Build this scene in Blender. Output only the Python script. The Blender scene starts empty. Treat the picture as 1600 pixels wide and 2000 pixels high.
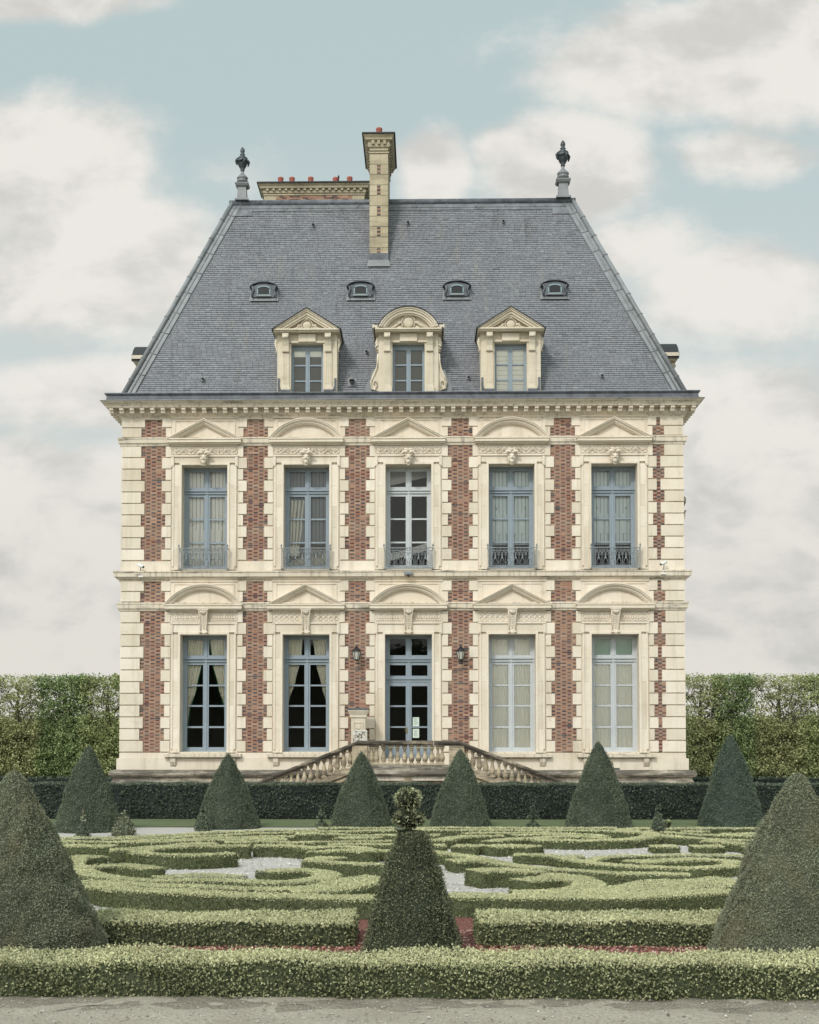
import bpy, math, random
import numpy as np
from mathutils import Vector, Matrix, noise
random.seed(7); RNG = np.random.default_rng(11)
scene = bpy.context.scene
COL = scene.collection
PI = math.pi
# ------------------------------------------------------------------ camera model
EYE = Vector((0, 0, 2.5)); F = 2600.0; PX0, PY0 = 780.0, 1340.0
YAW = math.atan(50 / F); PITCH = math.atan(100 / F)
RIGHT = Vector((math.cos(YAW), math.sin(YAW), 0))
FWD = Vector((-math.sin(YAW) * math.cos(PITCH), math.cos(YAW) * math.cos(PITCH), math.sin(PITCH)))
UP = RIGHT.cross(FWD)
def ray(px, py):
    return FWD + RIGHT * ((px - PX0) / F) + UP * ((PY0 - py) / F)
def P(px, py, Y):                      # world point at depth Y
    r = ray(px, py); return EYE + r * (Y / r.y)
def G(px, py, z=0.0):                  # world point at height z
    r = ray(px, py); return EYE + r * ((z - EYE.z) / r.z)
YF = 45.6
X0 = P(797.5, 1200, YF).x
def Z(py, y=0.0): return P(797.5, py, YF + y).z
def DX(px, y=0.0, py=1200): return P(px, py, YF + y).x - X0
M = (DX(1000) - DX(600)) / 400.0       # metres per photo pixel on the facade
# ------------------------------------------------------------------ mesh builder
class MB:
    def __init__(s): s.v = []; s.f = []; s.r = []; s.m = []; s.s = []
    def add(s, vs, fs, rnd=0.5, m=0, smooth=False):
        o = len(s.v); s.v.extend(vs)
        for f in fs:
            s.f.append([i + o for i in f]); s.r.append(rnd); s.m.append(m); s.s.append(smooth)
        return o
    def box(s, x0, x1, y0, y1, z0, z1, rnd=0.5, m=0):
        s.add([(x0,y0,z0),(x1,y0,z0),(x1,y1,z0),(x0,y1,z0),(x0,y0,z1),(x1,y0,z1),(x1,y1,z1),(x0,y1,z1)],
              [(0,3,2,1),(4,5,6,7),(0,1,5,4),(1,2,6,5),(2,3,7,6),(3,0,4,7)], rnd, m)
    def prism(s, poly, y0, y1, rnd=0.5, m=0, smooth=False):      # polygon in xz, extruded along y
        n = len(poly)
        a = 0
        for i in range(n):
            p, q = poly[i], poly[(i+1) % n]; a += p[0]*q[1]-q[0]*p[1]
        if a < 0: poly = poly[::-1]
        vs = [(p[0], y0, p[1]) for p in poly] + [(p[0], y1, p[1]) for p in poly]
        s.add(vs, [tuple(range(n)), tuple(range(2*n-1, n-1, -1))], rnd, m)
        o = len(s.v) - 2*n
        for i in range(n):
            j = (i+1) % n
            s.f.append([o+i, o+n+i, o+n+j, o+j]); s.r.append(rnd); s.m.append(m); s.s.append(smooth)
    def prism_x(s, poly, x0, x1, rnd=0.5, m=0):                  # polygon in yz, extruded along x
        n = len(poly); a = 0
        for i in range(n):
            p, q = poly[i], poly[(i+1) % n]; a += p[0]*q[1]-q[0]*p[1]
        if a < 0: poly = poly[::-1]
        vs = [(x0, p[0], p[1]) for p in poly] + [(x1, p[0], p[1]) for p in poly]
        fs = [tuple(range(n-1, -1, -1)), tuple(range(n, 2*n))]
        for i in range(n):
            j = (i+1) % n; fs.append((i, j, n+j, n+i))
        s.add(vs, fs, rnd, m)
    def lathe(s, prof, c=(0,0,0), seg=16, rnd=0.5, m=0, smooth=True):
        vs = []; fs = []; n = len(prof)
        for (r, z) in prof:
            for k in range(seg):
                a = 2*PI*k/seg; vs.append((c[0]+r*math.cos(a), c[1]+r*math.sin(a), c[2]+z))
        for i in range(n-1):
            for k in range(seg):
                k2 = (k+1) % seg; fs.append((i*seg+k, i*seg+k2, (i+1)*seg+k2, (i+1)*seg+k))
        s.add(vs, fs, rnd, m, smooth)
        s.add([vs[k] for k in range(seg)], [tuple(range(seg-1,-1,-1))], rnd, m)
        s.add([vs[(n-1)*seg+k] for k in range(seg)], [tuple(range(seg))], rnd, m)
    def square_lathe(s, prof, c=(0,0,0), rnd=0.5, m=0):          # square stack of half-widths
        vs = []; fs = []; n = len(prof)
        for (r, z) in prof:
            vs += [(c[0]-r,c[1]-r,c[2]+z),(c[0]+r,c[1]-r,c[2]+z),(c[0]+r,c[1]+r,c[2]+z),(c[0]-r,c[1]+r,c[2]+z)]
        for i in range(n-1):
            for k in range(4):
                k2 = (k+1) % 4; fs.append((i*4+k, i*4+k2, (i+1)*4+k2, (i+1)*4+k))
        fs.append((3,2,1,0)); o = (n-1)*4; fs.append((o,o+1,o+2,o+3))
        s.add(vs, fs, rnd, m)
    def tube(s, pts, r, seg=6, rnd=0.5, m=0, smooth=True):
        pts = [Vector(p) for p in pts]; n = len(pts)
        rs = r if isinstance(r, (list, tuple)) else [r]*n
        vs = []; fs = []
        ref = Vector((0,0,1))
        for i, p in enumerate(pts):
            t = (pts[min(i+1,n-1)] - pts[max(i-1,0)])
            if t.length < 1e-9: t = Vector((0,0,1))
            t.normalize()
            if abs(t.dot(ref)) > 0.95: rf = Vector((0,1,0)) if abs(t.y) < .9 else Vector((1,0,0))
            else: rf = ref
            a = t.cross(rf).normalized(); b = t.cross(a)
            for k in range(seg):
                an = 2*PI*k/seg; q = p + (a*math.cos(an)+b*math.sin(an))*rs[i]; vs.append(tuple(q))
        for i in range(n-1):
            for k in range(seg):
                k2 = (k+1) % seg; fs.append((i*seg+k, (i+1)*seg+k, (i+1)*seg+k2, i*seg+k2))
        fs.append(tuple(range(seg))); o = (n-1)*seg; fs.append(tuple(range(o+seg-1, o-1, -1)))
        s.add(vs, fs, rnd, m, smooth)
    def ell(s, c, r, u=10, v=7, rnd=0.5, m=0):
        vs = []; fs = []
        for i in range(v+1):
            t = PI*i/v
            for k in range(u):
                a = 2*PI*k/u
                vs.append((c[0]+r[0]*math.sin(t)*math.cos(a), c[1]+r[1]*math.sin(t)*math.sin(a), c[2]-r[2]*math.cos(t)))
        for i in range(v):
            for k in range(u):
                k2 = (k+1) % u; fs.append((i*u+k, i*u+k2, (i+1)*u+k2, (i+1)*u+k))
        s.add(vs, fs, rnd, m, True)
    def sweep_rect(s, prof, x0, x1, y0, y1, rnd=0.5, m=0, smooth=False):   # closed ring of (out, z) profile
        vs = []; fs = []; n = len(prof)
        for (o, z) in prof:
            vs += [(x0-o,y0-o,z),(x1+o,y0-o,z),(x1+o,y1+o,z),(x0-o,y1+o,z)]
        for i in range(n-1):
            for k in range(4):
                k2 = (k+1) % 4; fs.append((i*4+k, i*4+k2, (i+1)*4+k2, (i+1)*4+k))
        s.add(vs, fs, rnd, m, smooth)
    def build(s, name, mats, parent=None, loc=None):
        if not isinstance(mats, (list, tuple)): mats = [mats]
        me = bpy.data.meshes.new(name)
        me.from_pydata(s.v, [], s.f)
        for mt in mats: me.materials.append(mt)
        if len(mats) > 1: me.polygons.foreach_set('material_index', np.array(s.m, dtype=np.int32))
        me.polygons.foreach_set('use_smooth', np.array(s.s, dtype=bool))
        at = me.attributes.new('rnd', 'FLOAT', 'FACE'); at.data.foreach_set('value', np.array(s.r, dtype=np.float32))
        me.update()
        return link(name, me, parent, loc)
def link(name, me, parent=None, loc=None):
    o = bpy.data.objects.new(name, me); COL.objects.link(o)
    if parent is not None: o.parent = parent
    if loc is not None: o.location = loc
    return o
def tag(o, label=None, cat=None, group=None, kind=None):
    if label: o['label'] = label
    if cat: o['category'] = cat
    if group: o['group'] = group
    if kind: o['kind'] = kind
    return o
def empty(name, loc=(0,0,0), rz=0):
    o = bpy.data.objects.new(name, None); COL.objects.link(o); o.location = loc; o.rotation_euler = (0,0,rz)
    o.empty_display_size = 0.2; return o
def children(o): return [c for c in bpy.data.objects if c.parent == o]
def copy_tree(o, parent=None, loc=None, rz=None):
    c = o.copy(); COL.objects.link(c); c.parent = parent
    if loc is not None: c.location = loc
    if rz is not None: c.rotation_euler = (0,0,rz)
    for ch in children(o): copy_tree(ch, c)
    return c
def np_mesh(name, verts, nper, rnd, mat, extra=None):
    """mesh of separate faces with nper verts each (numpy), optional base (verts, faces, rnd) list first"""
    me = bpy.data.meshes.new(name)
    V = verts.reshape(-1, 3); nf = len(V)//nper
    if extra is not None:
        ev, ef, er = extra
        ev = np.array(ev, dtype=np.float32).reshape(-1,3); ne = len(ev)
        lens = np.array([len(f) for f in ef], dtype=np.int32)
        eidx = np.array([i for f in ef for i in f], dtype=np.int32)
        V = np.concatenate([ev, V]); idx = np.concatenate([eidx, np.arange(nf*nper, dtype=np.int32)+ne])
        tot = np.concatenate([lens, np.full(nf, nper, dtype=np.int32)])
        rr = np.concatenate([np.full(len(ef), er, dtype=np.float32), rnd.astype(np.float32)])
    else:
        idx = np.arange(nf*nper, dtype=np.int32); tot = np.full(nf, nper, dtype=np.int32); rr = rnd.astype(np.float32)
    me.vertices.add(len(V)); me.vertices.foreach_set('co', V.astype(np.float32).ravel())
    me.loops.add(len(idx)); me.loops.foreach_set('vertex_index', idx)
    me.polygons.add(len(tot)); st = np.concatenate([[0], np.cumsum(tot)[:-1]]).astype(np.int32)
    me.polygons.foreach_set('loop_start', st)
    me.materials.append(mat)
    at = me.attributes.new('rnd', 'FLOAT', 'FACE'); at.data.foreach_set('value', rr)
    me.update(calc_edges=True); me.validate()
    return me
def unit(a): return a / np.maximum(np.linalg.norm(a, axis=1, keepdims=True), 1e-9)
def leaf_quads(p, n, size, aspect=0.5, out=0.8, jit=1.0, flat=0.0):
    """diamond leaves at points p (N,3) with surface normals n"""
    N = len(p)
    a = unit(n*out + RNG.normal(size=(N,3))*0.6*jit)
    b = unit(np.cross(a, RNG.normal(size=(N,3)) + n*0.001))
    L = (size*RNG.uniform(0.65,1.35,size=(N,1))); W = L*aspect
    q = np.empty((N,4,3))
    q[:,0] = p - a*L*0.45; q[:,1] = p + b*W*0.5 + a*L*0.08; q[:,2] = p + a*L*0.55; q[:,3] = p - b*W*0.5 + a*L*0.08
    return q
# ------------------------------------------------------------------ materials
def nd(nt, t, **k):
    n = nt.nodes.new(t)
    for a, b in k.items(): setattr(n, a, b)
    return n
def mat_new(name, rough=0.8, spec=0.3):
    m = bpy.data.materials.new(name); m.use_nodes = True; nt = m.node_tree
    b = nt.nodes['Principled BSDF']; b.inputs['Roughness'].default_value = rough
    b.inputs['Specular IOR Level'].default_value = spec
    return m, nt, b
def ramp(nt, fac, stops, interp='LINEAR'):
    r = nd(nt, 'ShaderNodeValToRGB'); cr = r.color_ramp; cr.interpolation = interp
    while len(cr.elements) < len(stops): cr.elements.new(0.5)
    for e, (p, c) in zip(cr.elements, stops):
        e.position = p; e.color = (c[0], c[1], c[2], 1) if len(c) == 3 else c
    nt.links.new(fac, r.inputs['Fac']); return r.outputs['Color']
def posn(nt, scale=(1,1,1)):
    g = nd(nt, 'ShaderNodeNewGeometry'); mp = nd(nt, 'ShaderNodeMapping'); mp.inputs['Scale'].default_value = scale
    nt.links.new(g.outputs['Position'], mp.inputs['Vector']); return mp.outputs['Vector']
def noi(nt, vec, scale, detail=4, rough=0.6):
    n = nd(nt, 'ShaderNodeTexNoise'); n.inputs['Scale'].default_value = scale; n.inputs['Detail'].default_value = detail
    n.inputs['Roughness'].default_value = rough; nt.links.new(vec, n.inputs['Vector']); return n.outputs['Fac']
def mixc(nt, fac, a, b, mode='MIX'):
    m = nd(nt, 'ShaderNodeMix', data_type='RGBA', blend_type=mode)
    for sock, v in ((m.inputs[0], fac), (m.inputs[6], a), (m.inputs[7], b)):
        if isinstance(v, bpy.types.NodeSocket): nt.links.new(v, sock)
        elif isinstance(v, (int, float)): sock.default_value = v
        else: sock.default_value = (v[0], v[1], v[2], 1)
    return m.outputs[2]
def bump(nt, b, h, strength=0.3, dist=0.02):
    n = nd(nt, 'ShaderNodeBump'); n.inputs['Strength'].default_value = strength; n.inputs['Distance'].default_value = dist
    nt.links.new(h, n.inputs['Height']); nt.links.new(n.outputs['Normal'], b.inputs['Normal'])
def attr(nt, name='rnd'):
    a = nd(nt, 'ShaderNodeAttribute'); a.attribute_name = name; return a.outputs['Fac']
def simple(name, col, rough=0.7, metal=0.0, nscale=0, namp=0.3, spec=0.3):
    m, nt, b = mat_new(name, rough, spec); b.inputs['Metallic'].default_value = metal
    if nscale:
        f = noi(nt, posn(nt), nscale, 5)
        c = ramp(nt, f, [(0.25, [x*(1-namp) for x in col]), (0.75, [x*(1+namp) for x in col])])
        nt.links.new(c, b.inputs['Base Color'])
    else: b.inputs['Base Color'].default_value = (*col, 1)
    return m
def stone_mat(name, base, dark, dirt=0.0, dirtcol=(0.05,0.045,0.04), tint=(0.60,0.49,0.34), tint_amt=0.35, dth=0.52, streak=False):
    m, nt, b = mat_new(name, 0.9, 0.2)
    p = posn(nt)
    f1 = noi(nt, p, 1.3, 6); f2 = noi(nt, p, 14, 4)
    c = ramp(nt, f1, [(0.3, dark), (0.65, base)])
    c = mixc(nt, ramp(nt, noi(nt, posn(nt,(0.9,0.9,0.35)), 0.9, 5), [(0.5,(0,0,0)),(0.75,(tint_amt,)*3)]), c, tint)
    # block by block tone
    rr = ramp(nt, attr(nt), [(0.0,(0.86,0.85,0.82)),(0.5,(1,1,1)),(1.0,(1.08,1.08,1.1))])
    c = mixc(nt, 1.0, c, rr, 'MULTIPLY')
    sp = ramp(nt, noi(nt, p, 60, 3), [(0.33,(0.72,0.68,0.6)),(0.42,(1,1,1))])
    c = mixc(nt, 0.6, c, sp, 'MULTIPLY')
    if dirt:
        fd = noi(nt, posn(nt, (0.35,1,2.2)), 2.4, 8, 0.7)
        dm = ramp(nt, fd, [(dth-0.06,(0,0,0)),(dth+0.08,(dirt,)*3)])
        c = mixc(nt, dm, c, dirtcol)
        fs = noi(nt, posn(nt, (9,9,0.5)), 1.0, 5)
        sm = ramp(nt, fs, [(0.5,(0,0,0)),(0.72,(dirt*0.8,)*3)])
        c = mixc(nt, sm, c, [x*1.6 for x in dirtcol])
    if streak:
        fs = noi(nt, posn(nt, (3.2,3.2,0.25)), 1.3, 6)
        sm = ramp(nt, fs, [(0.52,(0,0,0)),(0.78,(0.5,)*3)])
        c = mixc(nt, sm, c, (0.34,0.28,0.19))
        fk = noi(nt, posn(nt, (1.1,1.1,1.6)), 1.7, 7, .7)
        c = mixc(nt, ramp(nt, fk, [(0.60,(0,0,0)),(0.72,(0.30,)*3)]), c, (0.27,0.24,0.19))
    nt.links.new(c, b.inputs['Base Color']); bump(nt, b, f2, 0.25, 0.01)
    return m
def foliage(name, stops, patch=0.25, pscale=1.2, trans=0.0, browns=None):
    m, nt, b = mat_new(name, 0.65, 0.15)
    c = ramp(nt, attr(nt), stops)
    f = noi(nt, posn(nt), pscale, 4)
    c = mixc(nt, 1.0, c, ramp(nt, f, [(0.3,(1-patch,)*3),(0.7,(1+patch,)*3)]), 'MULTIPLY')
    if browns:
        f2 = noi(nt, posn(nt), 2.1, 5)
        c = mixc(nt, ramp(nt, f2, [(0.52,(0,0,0)),(0.7,(browns[3],)*3)]), c, browns[:3])
    nt.links.new(c, b.inputs['Base Color'])
    if trans:
        out = nt.nodes['Material Output']; t = nd(nt, 'ShaderNodeBsdfTranslucent'); nt.links.new(c, t.inputs['Color'])
        mx = nd(nt, 'ShaderNodeMixShader'); mx.inputs[0].default_value = trans
        nt.links.new(b.outputs[0], mx.inputs[1]); nt.links.new(t.outputs[0], mx.inputs[2]); nt.links.new(mx.outputs[0], out.inputs[0])
    return m
MAT = {}
MAT['stone'] = stone_mat('limestone', (0.755,0.665,0.555), (0.675,0.58,0.465), streak=True)
MAT['stone_ped'] = stone_mat('pediment_limestone', (0.75,0.655,0.54), (0.68,0.59,0.47), dirt=0.22, dirtcol=(0.22,0.19,0.15), dth=0.63)
MAT['stone_dirty'] = stone_mat('weathered_limestone', (0.70,0.61,0.50), (0.60,0.52,0.41), dirt=0.7, dirtcol=(0.07,0.06,0.05), dth=0.60)
MAT['stone_torus'] = stone_mat('grimy_limestone', (0.46,0.41,0.33), (0.34,0.29,0.22), dirt=0.85, dirtcol=(0.075,0.065,0.055), dth=0.46)
MAT['stone_rail'] = stone_mat('lichen_dark_stone', (0.40,0.33,0.24), (0.20,0.16,0.12), dirt=0.9, dirtcol=(0.05,0.042,0.036), dth=0.44)
MAT['stone_bal'] = stone_mat('baluster_stone', (0.56,0.47,0.33), (0.36,0.28,0.19), dirt=0.65, dirtcol=(0.08,0.065,0.05), dth=0.52)
MAT['stone_chim'] = stone_mat('chimney_stone', (0.50,0.43,0.31), (0.37,0.31,0.21), dirt=0.25)
MAT['stone_dormer'] = stone_mat('dormer_stone', (0.69,0.605,0.49), (0.57,0.50,0.385), dirt=0.25, dirtcol=(0.16,0.13,0.09), dth=0.62)
def brick_mat():
    m, nt, b = mat_new('brick', 0.85, 0.2)
    c = ramp(nt, attr(nt), [(0.0,(0.26,0.125,0.085)),(0.18,(0.37,0.215,0.15)),(0.36,(0.31,0.155,0.105)),(0.5,(0.45,0.29,0.205)),
                            (0.56,(0.055,0.048,0.055)),(0.74,(0.085,0.075,0.085)),(0.86,(0.14,0.05,0.045)),(1.0,(0.10,0.055,0.055))])
    f = noi(nt, posn(nt), 1.6, 5)
    c = mixc(nt, ramp(nt, f, [(0.42,(0,0,0)),(0.7,(0.35,)*3)]), c, (0.44,0.33,0.24))
    nt.links.new(c, b.inputs['Base Color']); bump(nt, b, noi(nt, posn(nt), 40, 3), 0.4, 0.004)
    return m
MAT['brick'] = brick_mat()
MAT['mortar'] = simple('mortar', (0.44,0.33,0.25), 0.95, nscale=3, namp=0.18)
def slate_mat():
    m, nt, b = mat_new('slate', 0.55, 0.4)
    c = ramp(nt, attr(nt), [(0.0,(0.128,0.127,0.138)),(0.3,(0.170,0.169,0.184)),(0.7,(0.200,0.199,0.214)),(1.0,(0.245,0.244,0.255))])
    f = noi(nt, posn(nt), 0.7, 6)
    c = mixc(nt, 1.0, c, ramp(nt, f, [(0.3,(0.92,0.92,0.92)),(0.7,(1.07,1.07,1.06))]), 'MULTIPLY')
    fs = noi(nt, posn(nt, (2.6,0.25,0.25)), 1.0, 6)
    c = mixc(nt, ramp(nt, fs, [(0.60,(0,0,0)),(0.74,(0.6,)*3)]), c, (0.07,0.068,0.066))
    fr = noi(nt, posn(nt, (1.4,0.3,0.3)), 1.7, 4)
    c = mixc(nt, ramp(nt, fr, [(0.57,(0,0,0)),(0.75,(0.45,)*3)]), c, (0.26,0.24,0.20))
    nt.links.new(c, b.inputs['Base Color']); bump(nt, b, noi(nt, posn(nt), 25, 3), 0.25, 0.004)
    return m
MAT['slate'] = slate_mat()
MAT['slate_under'] = simple('slate_underlay', (0.02,0.02,0.024), 0.9)
MAT['lead'] = simple('lead_sheet', (0.20,0.205,0.21), 0.5, 0.0, nscale=2.2, namp=0.30, spec=0.5)
MAT['lead_dark'] = simple('dark_lead', (0.095,0.10,0.115), 0.5, 0.0, nscale=3.5, namp=0.55, spec=0.5)
MAT['lead_mid'] = simple('stained_lead', (0.15,0.155,0.165), 0.55, 0.0, nscale=3.0, namp=0.45)
MAT['lead_edge'] = simple('black_lead_edge', (0.03,0.03,0.032), 0.6)
MAT['bronze'] = simple('dark_bronze', (0.045,0.055,0.06), 0.5, 0.0, nscale=8, namp=0.5, spec=0.5)
MAT['pot'] = simple('terracotta', (0.33,0.10,0.07), 0.85, nscale=5, namp=0.2)
MAT['blue'] = simple('blue_grey_paint', (0.26,0.305,0.345), 0.5, nscale=3, namp=0.08)
MAT['pale'] = simple('pale_grey_paint', (0.50,0.52,0.53), 0.5, nscale=3, namp=0.08)
MAT['teal'] = simple('pale_teal_paint', (0.24,0.31,0.33), 0.5)
MAT['shutter'] = simple('white_shutter_paint', (0.93,0.92,0.86), 0.6)
MAT['shutter_blue'] = simple('blue_shutter_paint', (0.72,0.80,0.80), 0.6)
MAT['shutter_grey'] = simple('grey_shutter_paint', (0.26,0.27,0.28), 0.6)
MAT['groove'] = simple('groove_shadow_gap', (0.10,0.10,0.10), 0.9)
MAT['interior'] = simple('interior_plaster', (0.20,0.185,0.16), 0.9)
MAT['sheer'] = simple('net_curtain_cloth', (0.95,0.92,0.83), 0.9)
MAT['sheer_green'] = simple('pale_green_blind_cloth', (0.46,0.56,0.48), 0.9)
MAT['drape'] = simple('cream_curtain_cloth', (0.80,0.77,0.64), 0.9)
MAT['trim'] = simple('green_curtain_trim', (0.03,0.13,0.06), 0.9)
MAT['iron'] = simple('grey_painted_iron', (0.22,0.235,0.245), 0.5, nscale=12, namp=0.35)
MAT['black'] = simple('black_metal', (0.02,0.02,0.022), 0.45)
MAT['white'] = simple('white_plastic', (0.75,0.75,0.73), 0.4)
MAT['brass'] = simple('brass', (0.35,0.25,0.10), 0.4, 0.8)
MAT['paper'] = simple('pale_green_paper', (0.62,0.70,0.62), 0.8)
MAT['ink'] = simple('grey_print', (0.25,0.30,0.28), 0.8)
MAT['lampglass'] = simple('frosted_lamp_glass', (0.50,0.48,0.42), 0.3)
def glass_mat():
    m = bpy.data.materials.new('window_glass'); m.use_nodes = True; nt = m.node_tree; nt.nodes.clear()
    o = nd(nt, 'ShaderNodeOutputMaterial'); t = nd(nt, 'ShaderNodeBsdfTransparent'); t.inputs[0].default_value = (0.96,0.955,0.94,1)
    g = nd(nt, 'ShaderNodeBsdfGlossy'); g.inputs['Roughness'].default_value = 0.02
    fr = nd(nt, 'ShaderNodeFresnel'); fr.inputs[0].default_value = 1.45
    n = nd(nt, 'ShaderNodeBump'); n.inputs['Strength'].default_value = 0.06; n.inputs['Distance'].default_value = 0.02
    nt.links.new(noi(nt, posn(nt), 2.5, 2), n.inputs['Height']); nt.links.new(n.outputs[0], g.inputs['Normal'])
    mx = nd(nt, 'ShaderNodeMixShader'); nt.links.new(fr.outputs[0], mx.inputs[0]); nt.links.new(t.outputs[0], mx.inputs[1]); nt.links.new(g.outputs[0], mx.inputs[2])
    nt.links.new(mx.outputs[0], o.inputs[0]); return m
MAT['glass'] = glass_mat()
# vegetation
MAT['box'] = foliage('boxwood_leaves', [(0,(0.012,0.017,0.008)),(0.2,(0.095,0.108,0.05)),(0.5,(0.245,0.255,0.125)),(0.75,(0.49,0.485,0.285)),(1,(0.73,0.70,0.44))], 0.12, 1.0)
MAT['yew'] = foliage('yew_needles', [(0,(0.012,0.018,0.013)),(0.4,(0.118,0.136,0.092)),(0.8,(0.165,0.186,0.125)),(1,(0.21,0.23,0.155))], 0.25, 1.5)
MAT['yew_olive'] = foliage('olive_yew_needles', [(0,(0.016,0.02,0.012)),(0.4,(0.195,0.205,0.135)),(0.8,(0.265,0.272,0.180)),(1,(0.32,0.32,0.22))], 0.2, 1.4, browns=(0.20,0.165,0.10,0.5))
MAT['yew_blue'] = foliage('blue_green_yew_needles', [(0,(0.01,0.018,0.015)),(0.4,(0.095,0.122,0.086)),(0.8,(0.135,0.168,0.118)),(1,(0.175,0.21,0.15))], 0.2, 1.5)
MAT['yew_gold'] = foliage('topiary_yew_shoots', [(0,(0.014,0.018,0.010)),(0.4,(0.075,0.085,0.05)),(0.75,(0.19,0.20,0.115)),(1,(0.46,0.46,0.27))], 0.2, 2.0)
MAT['yew_hedge'] = foliage('hedge_yew_needles', [(0,(0.012,0.017,0.013)),(0.4,(0.092,0.112,0.080)),(0.8,(0.14,0.165,0.118)),(1,(0.19,0.215,0.15))], 0.25, 1.0)
MAT['leaf'] = foliage('lime_tree_leaves', [(0,(0.12,0.14,0.06)),(0.5,(0.36,0.40,0.18)),(1,(0.66,0.68,0.34))], 0.22, 0.8, 0.35)
MAT['leaf_dark'] = foliage('dense_green_leaves', [(0,(0.08,0.12,0.05)),(0.5,(0.26,0.33,0.15)),(1,(0.50,0.58,0.28))], 0.22, 0.8, 0.35)
MAT['leaf_olive'] = foliage('budding_tree_leaves', [(0,(0.15,0.155,0.07)),(0.5,(0.38,0.39,0.19)),(1,(0.64,0.64,0.34))], 0.22, 0.8, 0.35)
MAT['bark'] = simple('grey_brown_bark', (0.11,0.095,0.07), 0.95, nscale=12, namp=0.4)
SKY_GLOW, SKY_STR, SUN_E, SUN_ANG, EXPO = 1.45, 1.0, 1.9, 9.0, 0.0
# =================================================================== CHATEAU
ch = empty('chateau', (X0, YF, 0))
tag(ch, 'cream stone and red brick manor house with steep slate roof behind the garden', 'house')
XL, XR, DEP = DX(236), DX(1337), 12.5
BX = [DX(399), DX(598.5), DX(798), DX(1000), DX(1201)]
HB = [(DX(298.5), 17*M, 24*M), (DX(498.5),17*M,24*M), (DX(698),17*M,24*M), (DX(899.5),17*M,24*M), (DX(1100.5),17*M,24*M), (DX(1288),3.6*M,11.2*M)]
ZE = Z(768)                       # eave level
SURR = 66*M                       # window bay half width
OH = [46*M, 45*M]                 # opening half width: ground, upper
OT = [Z(1239), Z(907.5)]; OB = [Z(1468.5), Z(1111)]
DOORB = 1.38
# ---- walls
b = MB()
def wall_front(z0, z1, openings):
    xs = XL+0.03
    for (c, h, zb, zt) in openings:
        b.box(xs, c-h, 0, 0.55, z0, z1)
        if zb > z0: b.box(c-h, c+h, 0, 0.55, z0, zb)
        if zt < z1: b.box(c-h, c+h, 0, 0.55, zt, z1)
        xs = c+h
    b.box(xs, XR-0.03, 0, 0.55, z0, z1)
wall_front(0, Z(1115), [(x, OH[0], (DOORB if i == 2 else OB[0]), OT[0]) for i, x in enumerate(BX)])
wall_front(Z(1115), ZE-0.05, [(x, OH[1], OB[1], OT[1]) for x in BX])
b.box(XL+0.03, XL+0.6, 0.55, DEP-0.6, 0, ZE-0.05); b.box(XR-0.6, XR-0.03, 0.55, DEP-0.6, 0, ZE-0.05)
b.box(XL+0.03, XR-0.03, DEP-0.6, DEP, 0, ZE-0.05)
b.build('wall', MAT['stone'], ch)
b = MB()
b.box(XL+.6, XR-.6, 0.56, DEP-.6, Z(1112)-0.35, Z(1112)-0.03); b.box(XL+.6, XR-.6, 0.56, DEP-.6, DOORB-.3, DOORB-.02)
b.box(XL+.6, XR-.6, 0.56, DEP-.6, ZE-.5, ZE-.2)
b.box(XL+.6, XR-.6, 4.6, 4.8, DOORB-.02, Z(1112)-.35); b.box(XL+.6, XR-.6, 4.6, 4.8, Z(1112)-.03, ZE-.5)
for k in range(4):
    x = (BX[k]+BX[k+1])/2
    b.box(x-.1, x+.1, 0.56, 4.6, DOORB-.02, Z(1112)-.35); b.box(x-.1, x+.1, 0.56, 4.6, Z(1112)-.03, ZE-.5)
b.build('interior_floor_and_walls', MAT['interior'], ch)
# ---- courses: (ztop, zbot, brick_wide)
def courses(p0, p1, n, first_wide=True, p_first=None):
    out = []
    ps = list(np.linspace(p0, p1, n+1))
    for k in range(n): out.append((Z(ps[k]), Z(ps[k+1]), (k % 2 == 0) == first_wide))
    return out
ZONES = {'gl': courses(1194, 1470, 12), 'gu': courses(1135, 1176, 2, False), 'ul': courses(871, 1095, 10), 'uu': courses(816, 854, 2, False)}
st = MB()
LJ = 0.036
def rr(): return random.uniform(0.1, 0.95)
for zn, cs in ZONES.items():
    for (zt, zb, wide) in cs:
        for k, (c, hn, hw) in enumerate(HB):
            h = hw if wide else hn
            # stone to the left of the strip
            if k == 0: x0 = XL
            else: x0 = BX[k-1]+SURR
            x1 = c-h
            if k == 0:
                st.box(x0+.035, x1, -0.008, 0.7, zb, zt); st.box(x0, x1-.004, -0.070, 0.72, zb+LJ, zt, rr())
            else:
                st.box(x0, x1, -0.005, 0, zb, zt, 0.2); st.box(x0, x1-.004, -0.066, -0.004, zb+LJ, zt, rr())
            x0 = c+h
            if k == 5:
                st.box(x0, XR-.035, -0.008, 0.7, zb, zt); st.box(x0+.004, XR, -0.070, 0.72, zb+LJ, zt, rr())
            else:
                x1 = BX[k]-SURR
                st.box(x0, x1, -0.005, 0, zb, zt, 0.2); st.box(x0+.004, x1, -0.066, -0.004, zb+LJ, zt, rr())
    # side wall quoins further back (long side elevations): plain courses
    for (zt, zb, wide) in cs:
        for sx in (0, 1):
            yy = 0.72
            n = 0
            while yy < DEP-1.5:
                w = 2.4
                xa, xb = (XL, XL+.1) if sx == 0 else (XR-.1, XR)
                st.box(xa, xb, yy+.9+(0.15 if wide else 0), yy+w, zb+LJ, zt, rr()); yy += w
st.build('quoins', MAT['stone'], ch)
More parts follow.
